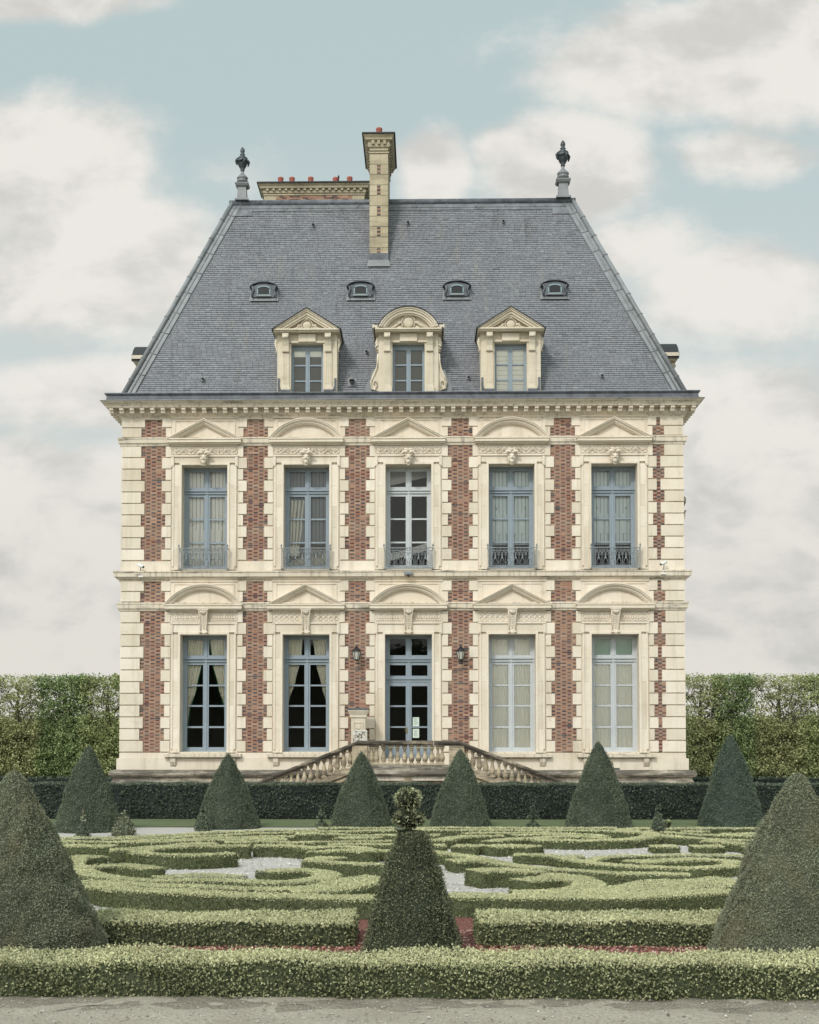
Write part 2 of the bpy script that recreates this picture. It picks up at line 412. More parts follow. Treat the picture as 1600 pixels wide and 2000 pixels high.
# ---- brick panels
PITCH_B = 0.0632
for k, (c, hn, hw) in enumerate(HB):
    for zn, cs in ZONES.items():
        mo = MB(); br = MB()
        for (zt, zb, wide) in cs:
            h = hw if wide else hn
            mo.box(c-h, c+h, -0.012, 0, zb, zt)
        zt0, zb0 = cs[0][0], cs[-1][1]
        n = max(1, round((zt0-zb0)/PITCH_B)); pz = (zt0-zb0)/n
        for r in range(n):
            z = zt0 - (r+0.5)*pz
            h = hn
            for (zt, zb, wide) in cs:
                if zb <= z <= zt: h = hw if wide else hn
            per = 0.37 if k < 5 else 0.25
            off = (per/2 if r % 2 else 0) + (-0.06)
            x = -per*4 + off
            while x < h:
                for (a, e, head) in ((0, 0.135, True), (0.148, per-0.013, False)):
                    xa, xb = max(x+a, -h+.003), min(x+e, h-.003)
                    if xb-xa > 0.025:
                        if random.random() < 0.04: head = not head
                        rv = random.uniform(0.56, 1.0) if head else random.uniform(0.0, 0.5)
                        d = random.uniform(-0.002, 0.002)
                        br.box(c+xa, c+xb, -0.020+d, -0.011, z-pz/2+0.006, z+pz/2-0.006, rv)
                x += per
        o = br.build('brick_panel', MAT['brick'], ch); mo.build('mortar_bed', MAT['mortar'], o)
# ---- plain stone base blocks between bays
b = MB()
for k in range(6):
    x0 = XL if k == 0 else BX[k-1]+SURR; x1 = XR if k == 5 else BX[k]-SURR
    b.box(x0, x1, -0.062, 0 if 0 < k < 5 else 0.7, Z(1115)+.01, Z(1095.5), rr())
    b.box(x0, x1, -0.06, 0 if 0 < k < 5 else 0.7, Z(1481), Z(1470.5), rr())
b.sweep_rect([(0.02, Z(1481)), (0.09, Z(1481.3)), (0.09, Z(1504)), (0.02, Z(1504))], XL, XR, 0, DEP)
for xx in np.linspace(XL, XR, 12)[1:-1]:
    pass
b.build('base_course', MAT['stone'], ch)
# ---- window bays -------------------------------------------------------
def bay_body(i, g):
    c, oh, zt, zb = BX[i], OH[g], OT[g], OB[g]
    s = MB(); px = M
    top = Z(1216) if g == 0 else Z(889)
    if g == 1: base = Z(1112.5)
    else: base = Z(1470)
    if i == 2 and g == 0: base = DOORB; zb = DOORB
    sh = [1.0, 1.0][g]
    # flat jamb slabs and head
    for sx in (-1, 1):
        def bx(a, e, y0, z0, z1, r=.5):
            xa, xb = sorted((c+sx*a, c+sx*e)); s.box(xa, xb, y0, 0.0, z0, z1, r)
        n = 5
        for q in range(n):
            z0 = base + (zt-base)*q/n; z1 = base + (zt-base)*(q+1)/n - 0.004
            bx(oh+.075, 60*px, -0.075, z0, z1, rr())
        bx(oh, oh+.075, -0.105, base, zt+.0, .6)
        xa, xb = sorted((c+sx*oh, c+sx*(oh+.06))); xa, xb = sorted((c+sx*(oh-.005), c+sx*(oh+.06))); s.box(xa, xb, -0.085, 0.5, base+.001, zt-.006, .45)   # reveal lining
        bx(60*px, SURR, -0.03, base, top)
        bx(60*px, 63*px, -0.098, base+.12, top - 22.5*px, .6)
        bx(60*px, SURR, -0.108, top-22*px, top-3.2*px, .6)          # ear
        bx(60*px+.012, SURR-.03, -0.125, top-20*px, top-4*px, .6)
        bx(oh+.1, 58.5*px, -0.09, base, base+.13, .4)
    s.box(c-60*px, c+60*px, -0.075, 0, zt+.075, top-.03, rr())
    s.box(c-oh-.075, c+oh+.075, -0.105, 0, zt, zt+.075, .6)
    s.box(c-SURR, c+SURR, -0.12, 0, top-.045, top+.012, .7)
    s.box(c-oh-.02, c+oh+.02, -0.08, 0.5, zt-.005, zt+.02, .45)          # soffit lining
    s.build('window_surround', MAT['stone'], ch)
    # frieze panel
    f = MB(); f0, f1 = (Z(1215), Z(1193)) if g == 0 else (Z(887.5), Z(870.5))
    f.box(c-SURR, c+SURR, -0.045, 0, f0+.012, f1)
    yy = -0.05; H = f1-f0; zc = (f0+f1)/2
    for sx in (-1, 1):
        if g == 1:
            for q in range(4):
                xc2 = c + sx*(14+q*14.0)*px; zb2 = f0+.05
                if q % 2 == 0:
                    for a in range(-3, 4):
                        an = a*0.42; r1 = H*0.62
                        f.tube([(xc2+math.sin(an)*.03, yy, zb2+math.cos(an)*.03), (xc2+math.sin(an)*r1*.62, yy-.02, zb2+math.cos(an)*r1)], [.006,.018], 5)
                else:
                    for a in (-1, 0, 1):
                        f.tube([(xc2, yy, zb2), (xc2+a*.07, yy-.015, zb2+H*.35), (xc2+a*.11, yy-.01, zb2+H*.62)], [.008,.018,.01], 5)
                for e in (-1, 1):
                    f.tube([(xc2+e*(.105+.035*math.cos(t)), yy-.01, zb2+H*.28+H*.3*math.sin(t)) for t in np.linspace(-2.2, 2.0, 8)], .014, 5)
                f.tube([(xc2-.11, yy, zb2-.015), (xc2, yy-.01, zb2-.03), (xc2+.11, yy, zb2-.015)], .012, 5)
        else:
            for q in range(5):
                xc2 = c + sx*(18+q*10.2)*px; rad = H*.36
                if i % 2 == 0:
                    for e in (-1, 1):
                        f.tube([(xc2+e*.02+rad*.8*math.sin(t)*e, yy-.008, zc+rad*math.cos(t)) for t in np.linspace(0, PI*1.05, 8)], .013, 5)
                        f.tube([(xc2+rad*.4*math.sin(t)*e, yy-.008, zc+rad*.55*math.cos(t)) for t in np.linspace(0, PI, 6)], .010, 5)
                else:
                    for e in (-1, 1):
                        f.tube([(xc2+rad*.45*math.cos(t), yy-.008, zc+e*rad*.52+rad*.42*math.sin(t)) for t in np.linspace(0, 2*PI, 9)], .011, 5)
                    f.ell((xc2+rad, yy, zc), (.02,.02,.03), 6, 4)
    f.build('carved_frieze', MAT['stone'], ch)
    # panel behind the pediment
    p = MB(); z0, z1 = (Z(1181), Z(1135.5)) if g == 0 else (Z(858), Z(816))
    p.box(c-SURR, c+SURR, -0.05, 0, z0, z1)
    for (xa, xb, za, zb2) in ((c-60*px, c+60*px, z1-.10, z1-.06), (c-60*px, c-58*px, z0, z1-.10), (c+58*px, c+60*px, z0, z1-.10)):
        p.box(xa, xb, -0.075, -0.05, za, zb2, .6)
    p.build('attic_panel', MAT['stone'], ch)
    # pediment
    q = MB()
    if g == 0: zb3, zap, h, hb0, hb1 = Z(1181), Z(1141), 77*px, Z(1190), Z(1181)
    else: zb3, zap, h, hb0, hb1 = Z(857.5), Z(818.5), 74*px, Z(865.5), Z(857.5)
    tri = (i + g) % 2 == 1
    lay = [(0.0, .030, -.30), (.028, .075, -.27), (.070, .10, -.235), (.098, .155, -.20), (.15, .19, -.165), (.186, .215, -.13)]
    for (d0, d1, y) in lay:
        if tri:
            k = h/(zap-zb3)
            poly = [(c-h+d0*k, zb3), (c, zap-d0), (c+h-d0*k, zb3), (c+h-d1*k, zb3), (c, zap-d1), (c-h+d1*k, zb3)]
            q.prism(poly, y, -0.04, .6)
        else:
            a = zap-zb3; R = (h*h+a*a)/(2*a); zc0 = zap-R
            def arc(rad, n=22):
                th = math.acos(max(-1, min(1, (zb3-zc0)/rad)))
                return [(c+rad*math.sin(t), zc0+rad*math.cos(t)) for t in np.linspace(-th, th, n)]
            A, B = arc(R-d0), arc(R-d1)
            # build as quads to stay clean
            n = len(A); vs = []; fs = []
            for (pp, qq) in zip(A, B): vs += [(pp[0], y, pp[1]), (qq[0], y, qq[1]), (pp[0], -.04, pp[1]), (qq[0], -.04, qq[1])]
            for t in range(n-1):
                o = t*4; fs += [(o+0, o+1, o+5, o+4), (o+0, o+4, o+6, o+2), (o+1, o+3, o+7, o+5)]
            fs += [(0,2,3,1), (4*n-4, 4*n-3, 4*n-1, 4*n-2)]
            q.add(vs, fs, .6)
    hh = h+.0
    q.box(c-hh, c+hh, -.285, 0, hb1-.035, hb1+.004, .7); q.box(c-hh+.03, c+hh-.03, -.255, 0, hb0+.012, hb1-.035, .6)
    q.box(c-hh+.06, c+hh-.06, -.19, 0, hb0-.035, hb0+.012, .4); q.box(c-SURR, c+SURR, -.11, 0, hb0-.08, hb0-.035, .4)
    q.build('pediment', MAT['stone_ped'], ch)
def mask(i):
    c = BX[i]; s = MB(); y = -0.17; zc = Z(896.5)
    s.ell((c, y-.03, zc), (.125, .17, .19), 14, 10)
    s.ell((c, y-.12, zc-.135), (.085, .09, .10), 10, 6)
    s.ell((c, y-.20, zc-.015), (.036, .07, .06), 8, 6)          # nose
    for e in (-1, 1):
        s.ell((c+e*.055, y-.155, zc+.045), (.055, .05, .02), 8, 5)   # brow
        s.ell((c+e*.05, y-.165, zc-.04), (.042, .05, .035), 8, 5)    # cheek
        s.ell((c+e*.055, y-.145, zc+.012), (.022, .012, .012), 6, 4)
        s.tube([(c+e*.03, y-.14, zc+.14), (c+e*.10, y-.16, zc+.20), (c+e*.17, y-.14, zc+.19), (c+e*.21, y-.12, zc+.13), (c+e*.26, y-.12, zc+.12)], [.05,.058,.05,.036,.014], 7)
        for t in range(4):
            s.ell((c+e*(.13-.01*t), y-.04, zc+.08-.075*t), (.035,.05,.04), 7, 5)
        s.tube([(c+e*.02, y-.16, zc-.085), (c+e*.07, y-.15, zc-.10), (c+e*.10, y-.1, zc-.15)], [.02,.018,.008], 6)
        s.ell((c+e*.05, y-.1, zc-.21), (.035,.04,.05), 7, 5)
    if i % 2 == 0:
        for t in range(-2, 3): s.ell((c+t*.045, y-.12, zc+.12-.008*t*t), (.03,.04,.03), 7, 5)
    else:
        for t in range(3): s.tube([(c-.12, y-.08, zc+.08+.035*t), (c, y-.16, zc+.11+.035*t), (c+.12, y-.08, zc+.08+.035*t)], .018, 6)
    s.ell((c, y-.1, zc-.235), (.05,.05,.05), 8, 5)
    for t in (-2, -1, 0, 1, 2):
        s.tube([(c+t*.015, y-.06, zc+.20), (c+t*.05, y-.12, zc+.29), (c+t*.075, y-.10, zc+.345-.012*abs(t))], [.028,.034,.012], 6)
    lab = ['bearded horned mask', 'helmeted mask', 'leafy mask', 'banded helmet mask', 'grotesque grinning mask'][i]
    o = s.build('keystone_mask', MAT['stone'], ch)
def console(i):
    c = BX[i]; s = MB(); zt = Z(1190.5); zb = Z(1236.5); H = zt-zb
    def yb(t): return -(.13 + .13*(1-t)**2 + .03*math.sin(t*PI*2))
    N = 10; w = .155
    for k in range(N):
        t0, t1 = k/N, (k+1)/N
        poly = [(0, zt-H*t0), (yb(t0), zt-H*t0), (yb(t1), zt-H*t1), (0, zt-H*t1)]
        s.prism_x(poly, c-w+.035*t0, c+w-.035*t0, .6)
    for e in (-1, 1):
        s.tube([(c+e*.14, yb(0)-.01, zt-.05), (c+e*.12, yb(.3)-.015, zt-H*.3), (c+e*.105, yb(.6)-.015, zt-H*.6), (c+e*.105, yb(1)-.02, zt-H+.05)], .02, 6)
        s.tube([(c+e*.11-.03, yb(1)-.03, zb+.03), (c+e*.11+.03, yb(1)-.03, zb+.03)], .04, 8)
    for t in range(-3, 4):
        s.tube([(c, yb(.3)-.03, zt-.2), (c+t*.03, yb(.1)-.05, zt-.09), (c+t*.043, yb(0)-.03, zt-.03-.006*abs(t))], [.012,.022,.01], 5)
    for t in range(6): s.ell((c, yb(.4+t*.1)-.02, zt-.25-t*.075), (.026,.03,.032), 7, 5)
    s.box(c-w-.03, c+w+.03, -.30, 0, zt-.03, zt+.005, .7)
    s.build('keystone_console', MAT['stone'], ch)
for i in range(5):
    bay_body(i, 0); bay_body(i, 1); mask(i); console(i)
# sills under the ground floor windows
for i in range(5):
    if i == 2: continue
    c = BX[i]; s = MB()
    s.box(c-75*M, c+75*M, -.26, 0.5, Z(1478.5), Z(1472), .4); s.box(c-45*M, c+45*M, -.15, 0.5, Z(1472), Z(1469), .5)
    s.box(c-70*M, c+70*M, -.19, 0, Z(1480.5), Z(1478.5), .5)
    for e in (-1, 1):
        s.prism_x([(-.09, Z(1480.5)), (-.2, Z(1481)), (-.19, Z(1488)), (-.13, Z(1495)), (-.09, Z(1497))], c+e*58*M-.09, c+e*58*M+.09, .6)
    s.build('window_sill', MAT['stone_dirty'], ch)
s = MB(); s.box(BX[2]-50*M, BX[2]+50*M, -.2, 0.5, DOORB-.12, DOORB+.01); s.build('door_step', MAT['stone'], ch)
# ---- string courses and cornices (mitred round the building)
def ring(name, prof, mat, sm=False):
    s = MB(); s.sweep_rect(prof, XL, XR, 0, DEP, .5, 0, sm); return s.build(name, mat, ch)
ring('string_course', [(-.05, Z(1114.2)), (.10, Z(1114.2)), (.235, Z(1115.4)), (.24, Z(1118)), (.215, Z(1118.6)), (.21, Z(1126.5)), (.17, Z(1127.2)), (.13, Z(1130)), (.06, Z(1132.5)), (.055, Z(1135)), (-.05, Z(1135))], MAT['stone_dirty'])
ring('band_course', [(-.05, Z(1175.5)), (.13, Z(1176.3)), (.135, Z(1179)), (.115, Z(1179.4)), (.11, Z(1188)), (.075, Z(1189)), (.06, Z(1192.5)), (-.05, Z(1193.5))], MAT['stone_dirty'])
ring('band_course', [(-.05, Z(853)), (.13, Z(853.8)), (.135, Z(856.2)), (.115, Z(856.6)), (.11, Z(864.5)), (.075, Z(865.5)), (.055, Z(870)), (-.05, Z(871))], MAT['stone_dirty'])
# main cornice: z read on the protruding plane
def Zo(py, o): return Z(py, -o)
ring('cornice', [(-.1, Zo(778,.62)+.01), (.61, Zo(778,.62)), (.615, Zo(780,.62)), (.56, Zo(783.5,.6)), (.53, Zo(785,.5)), (.47, Zo(790,.5)), (.455, Zo(793.2,.45)), (.20, Zo(794,.42)), (.19, Zo(805,.2)), (.15, Zo(807,.2)), (.12, Zo(810,.1)), (.06, Zo(813,.1)), (.055, Zo(817,.1)), (-.05, Z(817))], MAT['stone_dirty'])
s = MB(); dz0, dz1 = Zo(804.5,.3), Zo(792.8,.45); dzm = Zo(798.5,.4)
nd_ = int((XR-XL+.6)/.352); 
for k in range(nd_+1):
    x = XL-.30 + (XR-XL+.60)*k/nd_
    s.prism_x([(-.18, dz0), (-.34, dz0), (-.36, dzm), (-.42, dzm+.01), (-.43, dz1), (-.18, dz1)], x-.07, x+.07, .65)
for sx in (0, 1):
    for k in range(1, 34):
        y = -.30 + .352*k
        xa, xb = (XL-.40, XL-.18) if sx == 0 else (XR+.18, XR+.40)
        s.box(xa, xb, y-.07, y+.07, dz0, dz1, .65)
s.build('dentils', MAT['stone'], ch)
for c in BX:      # corbelled block above each bay, one per storey
    s = MB(); s.prism_x([(0, Z(816)), (-.085, Z(816)), (-.085, Z(812)), (-.14, Z(808)), (-.19, Z(805)), (0, Z(805))], c-SURR-.02, c+SURR+.02, .5); s.build('bay_corbel', MAT['stone'], ch)
    s = MB(); s.prism_x([(0, Z(1136)), (-.085, Z(1136)), (-.09, Z(1133)), (-.17, Z(1129)), (0, Z(1128))], c-SURR-.02, c+SURR+.02, .5); s.build('bay_corbel', MAT['stone'], ch)
ring('torus_plinth', [(.0, Z(1503.2)), (.13, Z(1503.4)), (.22, Z(1504)), (.29, Z(1506)), (.325, Z(1509.5)), (.32, Z(1513)), (.27, Z(1516.5)), (.19, Z(1518)), (.19, Z(1520)), (.20, Z(1524)), (.24, Z(1526)), (.24, Z(1528)), (.28, Z(1529)), (.28, 0), (0, 0)], MAT['stone_torus'])
s = MB(); s.box(BX[4]-DX(9)+DX(0), BX[4]+.12, -.1, .02, Z(1503), Z(1499.5)); s.build('cellar_vent', MAT['groove'], ch)
# lead gutter
ring('gutter', [(-.3, Zo(766,.45)), (.42, Zo(766,.45)), (.50, Zo(764.2,.5)), (.515, Zo(766,.5)), (.47, Zo(769,.5)), (.45, Zo(770,.5)), (.455, Zo(776,.5)), (.49, Zo(777.8,.5)), (.63, Zo(778.6,.62)), (.635, Zo(779.6,.62)), (.55, Zo(780,.6))], MAT['lead_dark'])
# ---- windows ------------------------------------------------------------
WY = 0.44
def zw(p): return Z(p, WY)
GL_ROWS = [(1240.0,1248.5,-.0),(1279.5,1284.2,-.0),(1284.2,1287.0,-.06),(1287.0,1290.5,.0),(1290.5,1292.8,-.05),(1292.8,1298.2,0),(1337,1340,.025),(1377,1380.2,.025),(1418.3,1421.8,.025),(1459.5,1464.5,0),(1464.5,1469,-.05)]
UP_ROWS = [(911.0,921,0),(951,956,0),(956,959,-.06),(959,961.5,0),(961.5,964,-.05),(964,969.5,0),(1012,1015,.025),(1057.7,1060.7,.025),(1104,1108,0),(1108,1112,-.05)]
DOOR_ROWS = [(1240,1247.5,0),(1279.7,1285,0),(1285,1288,-.06),(1288,1290,0),(1290,1292.5,-.05),(1292.5,1299,0),(1319.8,1324,0),(1324,1327,-.06),(1327,1332,-.02),(1332,1340,0),(1377.5,1380.7,.025),(1418.5,1421.5,.025)]
def window(i, g, mat, rows, door=False):
    c, oh = BX[i], OH[g]; s = MB()
    zt = OT[g]; zb = OB[g] if not door else DOORB
    k = (YF+WY)/YF
    oh2 = oh
    z_hi = zt+.03
    st_w = 9*M; ce = 5.7*M
    for sx in (-1, 1):
        xa, xb = sorted((c+sx*(oh2-st_w*.45), c+sx*(oh2+.02))); s.box(xa, xb, WY-.015, WY+.07, zb, z_hi)
        xa, xb = sorted((c+sx*(oh2-st_w), c+sx*(oh2-st_w*.45))); s.box(xa, xb, WY+.005, WY+.06, zb, z_hi)
    s.box(c-ce, c+ce, WY+.008, WY+.06, zb, z_hi)
    s.box(c-ce*.38, c+ce*.38, WY-.02, WY+.01, zb, z_hi)
    ez = zb
    for n, (p0, p1, dy) in enumerate(rows):
        za, zc2 = zw(p1), zw(p0)
        if n == 0: zc2 = z_hi
        if not door and n == len(rows)-1: za = zb
        inset = .0 if dy <= 0 else st_w
        s.box(c-oh2, c+oh2, WY+.012+dy+random.uniform(0,.0006), WY+.055, za, zc2)
    if door:
        zp = zw(1452); s.box(c-oh2, c+oh2, WY+.014, WY+.055, DOORB+.02, zp)
        for sx in (-1, 1):
            for (za, zc2) in ((DOORB+.12, DOORB+.42), (DOORB+.5, zp-.07)):
                xa, xb = sorted((c+sx*(ce+.06), c+sx*(oh2-st_w-.05))); s.box(xa, xb, WY-.004, WY+.02, za, zc2)
    name = 'door' if door else 'window'
    o = s.build(name, mat, ch)
    gl = MB(); zb2 = zb if not door else zw(1452)
    gl.add([(c-oh2, WY+.047, zb2), (c+oh2, WY+.047, zb2), (c+oh2, WY+.047, z_hi), (c-oh2, WY+.047, z_hi)], [(0,1,2,3)])
    gl.build('glass', MAT['glass'], o)
    return o
def shutters(o, i, g, mat, z0, z1, panel=True):
    c, oh = BX[i], OH[g]; s = MB(); y = WY+.16
    s.box(c-oh, c+oh, y+.03, y+.05, z0, z1, .5, 1)
    n = 12
    for k in range(n):
        xa = c-oh + 2*oh*k/n; s.box(xa+.008, xa+2*oh/n-.008, y+random.uniform(0,.012), y+.03, z0, z1)
    if panel:
        zz = z0+(z1-z0)*.42
        for k in range(6):
            xa = c-oh + 2*oh*k/6
            s.box(xa+.045, xa+2*oh/6-.03, y-.022, y+.0, zz-.75, zz-.05); s.box(xa+.06, xa+2*oh/6-.045, y-.03, y-.022, zz-.68, zz-.12)
        for e in (-1, 1): s.tube([(c+e*oh*.62, y-.02, zz+.12), (c+e*oh*.62, y-.04, zz+.22)], .02, 6)
    s.build('inner_shutter', [mat, MAT['groove']], o)
for i in range(5):
    if i == 2: wd = window(i, 0, MAT['blue'], DOOR_ROWS, True)
    else: w0 = window(i, 0, MAT['pale'] if i > 2 else MAT['blue'], GL_ROWS)
    w = window(i, 1, MAT['pale'] if i == 2 else MAT['blue'], UP_ROWS)
    zt, zb = OT[1], OB[1]
    if i == 0: shutters(w, i, 1, MAT['shutter'], zb, zt)
    if i == 3: shutters(w, i, 1, MAT['shutter_blue'], zb+.9, zt)
    if i == 4: shutters(w, i, 1, MAT['shutter_blue'], zb+.9, zt)
    if i == 1: shutters(w, i, 1, MAT['shutter_grey'], zb+.9, zt, False)
# door handle, notices
s = MB(); s.box(BX[2]-.09, BX[2]-.05, WY-.03, WY, zw(1432), zw(1421)); s.tube([(BX[2]-.07, WY-.03, zw(1426)), (BX[2]-.07, WY-.08, zw(1426)), (BX[2]-.15, WY-.08, zw(1426))], .012, 6)
s.build('handle', MAT['brass'], wd)
def notice(p0, p1, lab):
    x0 = BX[2]+DX(806)-DX(798); x1 = BX[2]+DX(818.5)-DX(798)
    o = empty('notice', (X0+(x0+x1)/2, YF+WY+.03, zw(p1))); tag(o, lab, 'notice')
    s = MB(); hw_ = (x1-x0)/2; H = zw(p0)-zw(p1)
    s.box(-hw_, hw_, 0, .004, 0, H); s.build('paper', MAT['paper'], o)
    t = MB()
    for k in range(7):
        z = H*(.86-.11*k); t.box(-hw_*.7, hw_*random.uniform(.3,.75), -.003, -.001, z-.006, z+.006)
    t.build('printed_lines', MAT['ink'], o)
notice(1401, 1418.3, 'upper of the two pale green paper notices on the door glass')
notice(1423.5, 1441, 'lower of the two pale green paper notices on the door glass')
# pale slanting panels in place of the stair ceiling's reflection, upper middle window
s = MB(); c = BX[2]
s.prism([(c-.9, zw(1082)), (c+.9, zw(1052)), (c+.9, zw(1066)), (c-.9, zw(1095))], 1.0, 1.1); s.prism([(c-.9, zw(946)), (c+.9, zw(922)), (c+.9, zw(905)), (c-.9, zw(905))], 1.0, 1.1)
s.build('stair_reflection_panels', MAT['shutter'], ch)
# ---- curtains -----------------------------------------------------------
def drape(i, g, side, p_top, p_bot, prof, mat, lab, grp, trim=None, folds=7, amp=.028, ybase=.60):
    """prof: list of (t, inner fraction of the half window reached, outer fraction)"""
    c, oh = BX[i], OH[g]; o = empty('curtain', (X0+c+side*oh*.8, YF+ybase, zw(p_bot))); tag(o, lab, 'curtain', grp)
    zt, zb = zw(p_top), zw(p_bot); NU, NV = 44, 26
    def at(t):
        for (a, b2) in zip(prof, prof[1:]):
            if a[0] <= t <= b2[0]:
                u = (t-a[0])/max(1e-6, b2[0]-a[0]); u = u*u*(3-2*u)*.5+u*.5
                return a[1]+(b2[1]-a[1])*u, a[2]+(b2[2]-a[2])*u
        return prof[-1][1], prof[-1][2]
    s = MB(); vs = []; fs = []
    edge = []
    for v in range(NV+1):
        t = v/NV; inn, out = at(t)
        for u in range(NU+1):
            q = u/NU; x = side*oh*(out+(inn-out)*q)
            y = amp*math.sin(q*folds*2*PI + .5*math.sin(t*5)) + .008*math.sin(q*23)
            vs.append((c+x-(c+side*oh*.8), y, zt+(zb-zt)*t - zb))
        edge.append(vs[-1])
    for v in range(NV):
        for u in range(NU):
            a = v*(NU+1)+u; fs.append((a, a+1, a+NU+2, a+NU+1))
    s.add(vs, fs, .5, 0, True); s.build('cloth', mat, o)
    if trim:
        s = MB(); s.tube([(e[0], e[1]-.01, e[2]) for e in edge], .022, 6); s.build('fringe', trim, o)
tied = [(0,.12,1.0),(.2,.16,1.0),(.45,.42,1.0),(.64,.70,1.0),(.70,.74,1.0),(.8,.80,1.0),(1,.82,1.0)]
tied2 = [(0,.12,1.0),(.25,.22,1.0),(.5,.50,1.0),(.68,.72,1.0),(.8,.85,1.0),(1,.88,1.0)]
nm = ['far left', 'second from left']
for i in (0, 1):
    for sd in (-1, 1):
        pr = tied if sd == -1 else tied2
        drape(i, 0, sd, 1240, 1468 if (i == 0 and sd == -1) else 1440, [(t, a+(.1 if i else 0), b_) for (t, a, b_) in pr], MAT['drape'],
              'cream curtain drawn to the %s inside the %s ground floor window' % ('left' if sd < 0 else 'right', nm[i]), 'tied cream curtains', MAT['trim'] if i == 0 else None)
for i in (3, 4):
    for sd in (-1, 1):
        drape(i, 0, sd, 1293 if i == 4 else 1240, 1468, [(0, .02, 1.0), (1, .03, 1.0)], MAT['sheer'],
              'closed net curtain, %s half of the %s ground floor window' % ('left' if sd < 0 else 'right', 'far right' if i == 4 else 'second from right'), 'closed net curtains', None, 10, .012, .512)
drape(1, 1, -1, 975, 1085, [(0,.15,1.0),(.4,.25,1.0),(1,.42,1.0)], MAT['drape'], 'white curtain inside the upper window second from left', None, None, 5)
s = MB(); s.box(BX[4]-OH[0], BX[4]+OH[0], .50, .506, zw(1290), OT[0]+.05); s.build('green_blind', MAT['sheer_green'], ch)
# covered armchair seen in upper window 2
o = empty('armchair', (X0+BX[1], YF+.95, Z(1112)-.03)); tag(o, 'pale covered armchair standing behind the upper window second from left', 'armchair')
s = MB(); s.prism([(-.6,.5),(.62,.5),(.62,1.0),(.5,1.12),(.2,1.17),(-.25,1.16),(-.5,1.08),(-.6,.95)], .35, .5); s.build('backrest', MAT['drape'], o)
s = MB(); s.box(-.55,.55,-.1,.4,.3,.52); s.build('seat', MAT['drape'], o)
for e in (-1,1):
    s = MB(); s.box(e*.6-.07,e*.6+.07,-.1,.4,.2,.72); s.build('armrest', MAT['drape'], o)
    for f in (0,1):
        s = MB(); s.box(e*.55-.03,e*.55+.03,-.06+f*.4,f*.4,0,.3); s.build('leg', MAT['drape'], o)
# ---- balcony railings ---------------------------------------------------
def railing(i):
    c = BX[i]; s = MB(); w = 47.5*M; y = -.30; zb, zt = Z(1110.5, y), Z(1069, y); H = zt-zb
    def bar(x0, x1, z0, z1, yy=y): s.box(c+x0, c+x1, yy-.012, yy+.012, z0, z1)
    bar(-w-.02, w+.02, zt-.03, zt); bar(-w, w, zb, zb+.05); bar(-w, w, zt-.125, zt-.108); bar(-w, w, zb+.085, zb+.10)
    for e in (-1, 1):
        bar(*sorted((e*w, e*(w-.025))), zb, zt); bar(*sorted((e*(w-.125), e*(w-.14))), zb, zt)
        s.box(c+e*w-.012, c+e*w+.012, y, -.08, zt-.03, zt); s.box(c+e*w-.012, c+e*w+.012, y, -.08, zb, zb+.04)
        s.lathe([(.012,0),(.012,.03),(.03,.05),(.035,.075),(.02,.1),(.006,.13)], (c+e*w, y, zt), 8)
        for k in range(7):
            zc = zb+.12+k*(H-.26)/6; s.tube([(c+e*(w-.075)+.032*math.cos(t), y, zc+.032*math.sin(t)) for t in np.linspace(0, 2*PI, 8)], .008, 4)
    W = 2*(w-.14); x0 = -w+.14
    n = 12
    for k in range(n+1):
        x = x0+W*k/n
        if k % 2 == 0: bar(x-.006, x+.006, zb+.1, zt-.11)
    for k in range(n):
        xc2 = c+x0+W*(k+.5)/n
        s.tube([(xc2+.034*math.cos(t), y, zt-.07+.034*math.sin(t)) for t in np.linspace(0, 2*PI, 8)], .008, 4)
    for k in range(n//2):
        xc2 = c+x0+W*(2*k+1)/n; r = W/n*.86
        for e in (-1, 1):
            # C scroll at top and S scroll at the bottom
            s.tube([(xc2+e*(r*.5+r*.45*math.cos(t)*(1-.1*t)), y-.004, zt-.21+r*.55*math.sin(t)*(1-.1*t)) for t in np.linspace(-1.6, 3.6, 12)], .011, 4)
            s.tube([(xc2+e*.01, y-.004, zt-.22), (xc2+e*.012, y, zt-.34), (xc2+e*r*.55, y-.004, zb+.28), (xc2+e*r*.85, y, zb+.2), (xc2+e*r*.6, y, zb+.13), (xc2+e*r*.25, y, zb+.17)], .011, 4)
        s.ell((xc2, y-.01, zb+.36), (.034,.014,.045), 6, 4)
        s.tube([(xc2-r, y, zb+.07), (xc2-r*.5, y, zb+.085), (xc2, y, zb+.06), (xc2+r*.5, y, zb+.085), (xc2+r, y, zb+.07)], .008, 4)
    return s.build('balcony_railing', MAT['iron'], ch)
rl0 = railing(0)
for i in range(1, 5):
    c2 = rl0.copy(); COL.objects.link(c2); c2.parent = ch; c2.location = (BX[i]-BX[0], 0, 0)
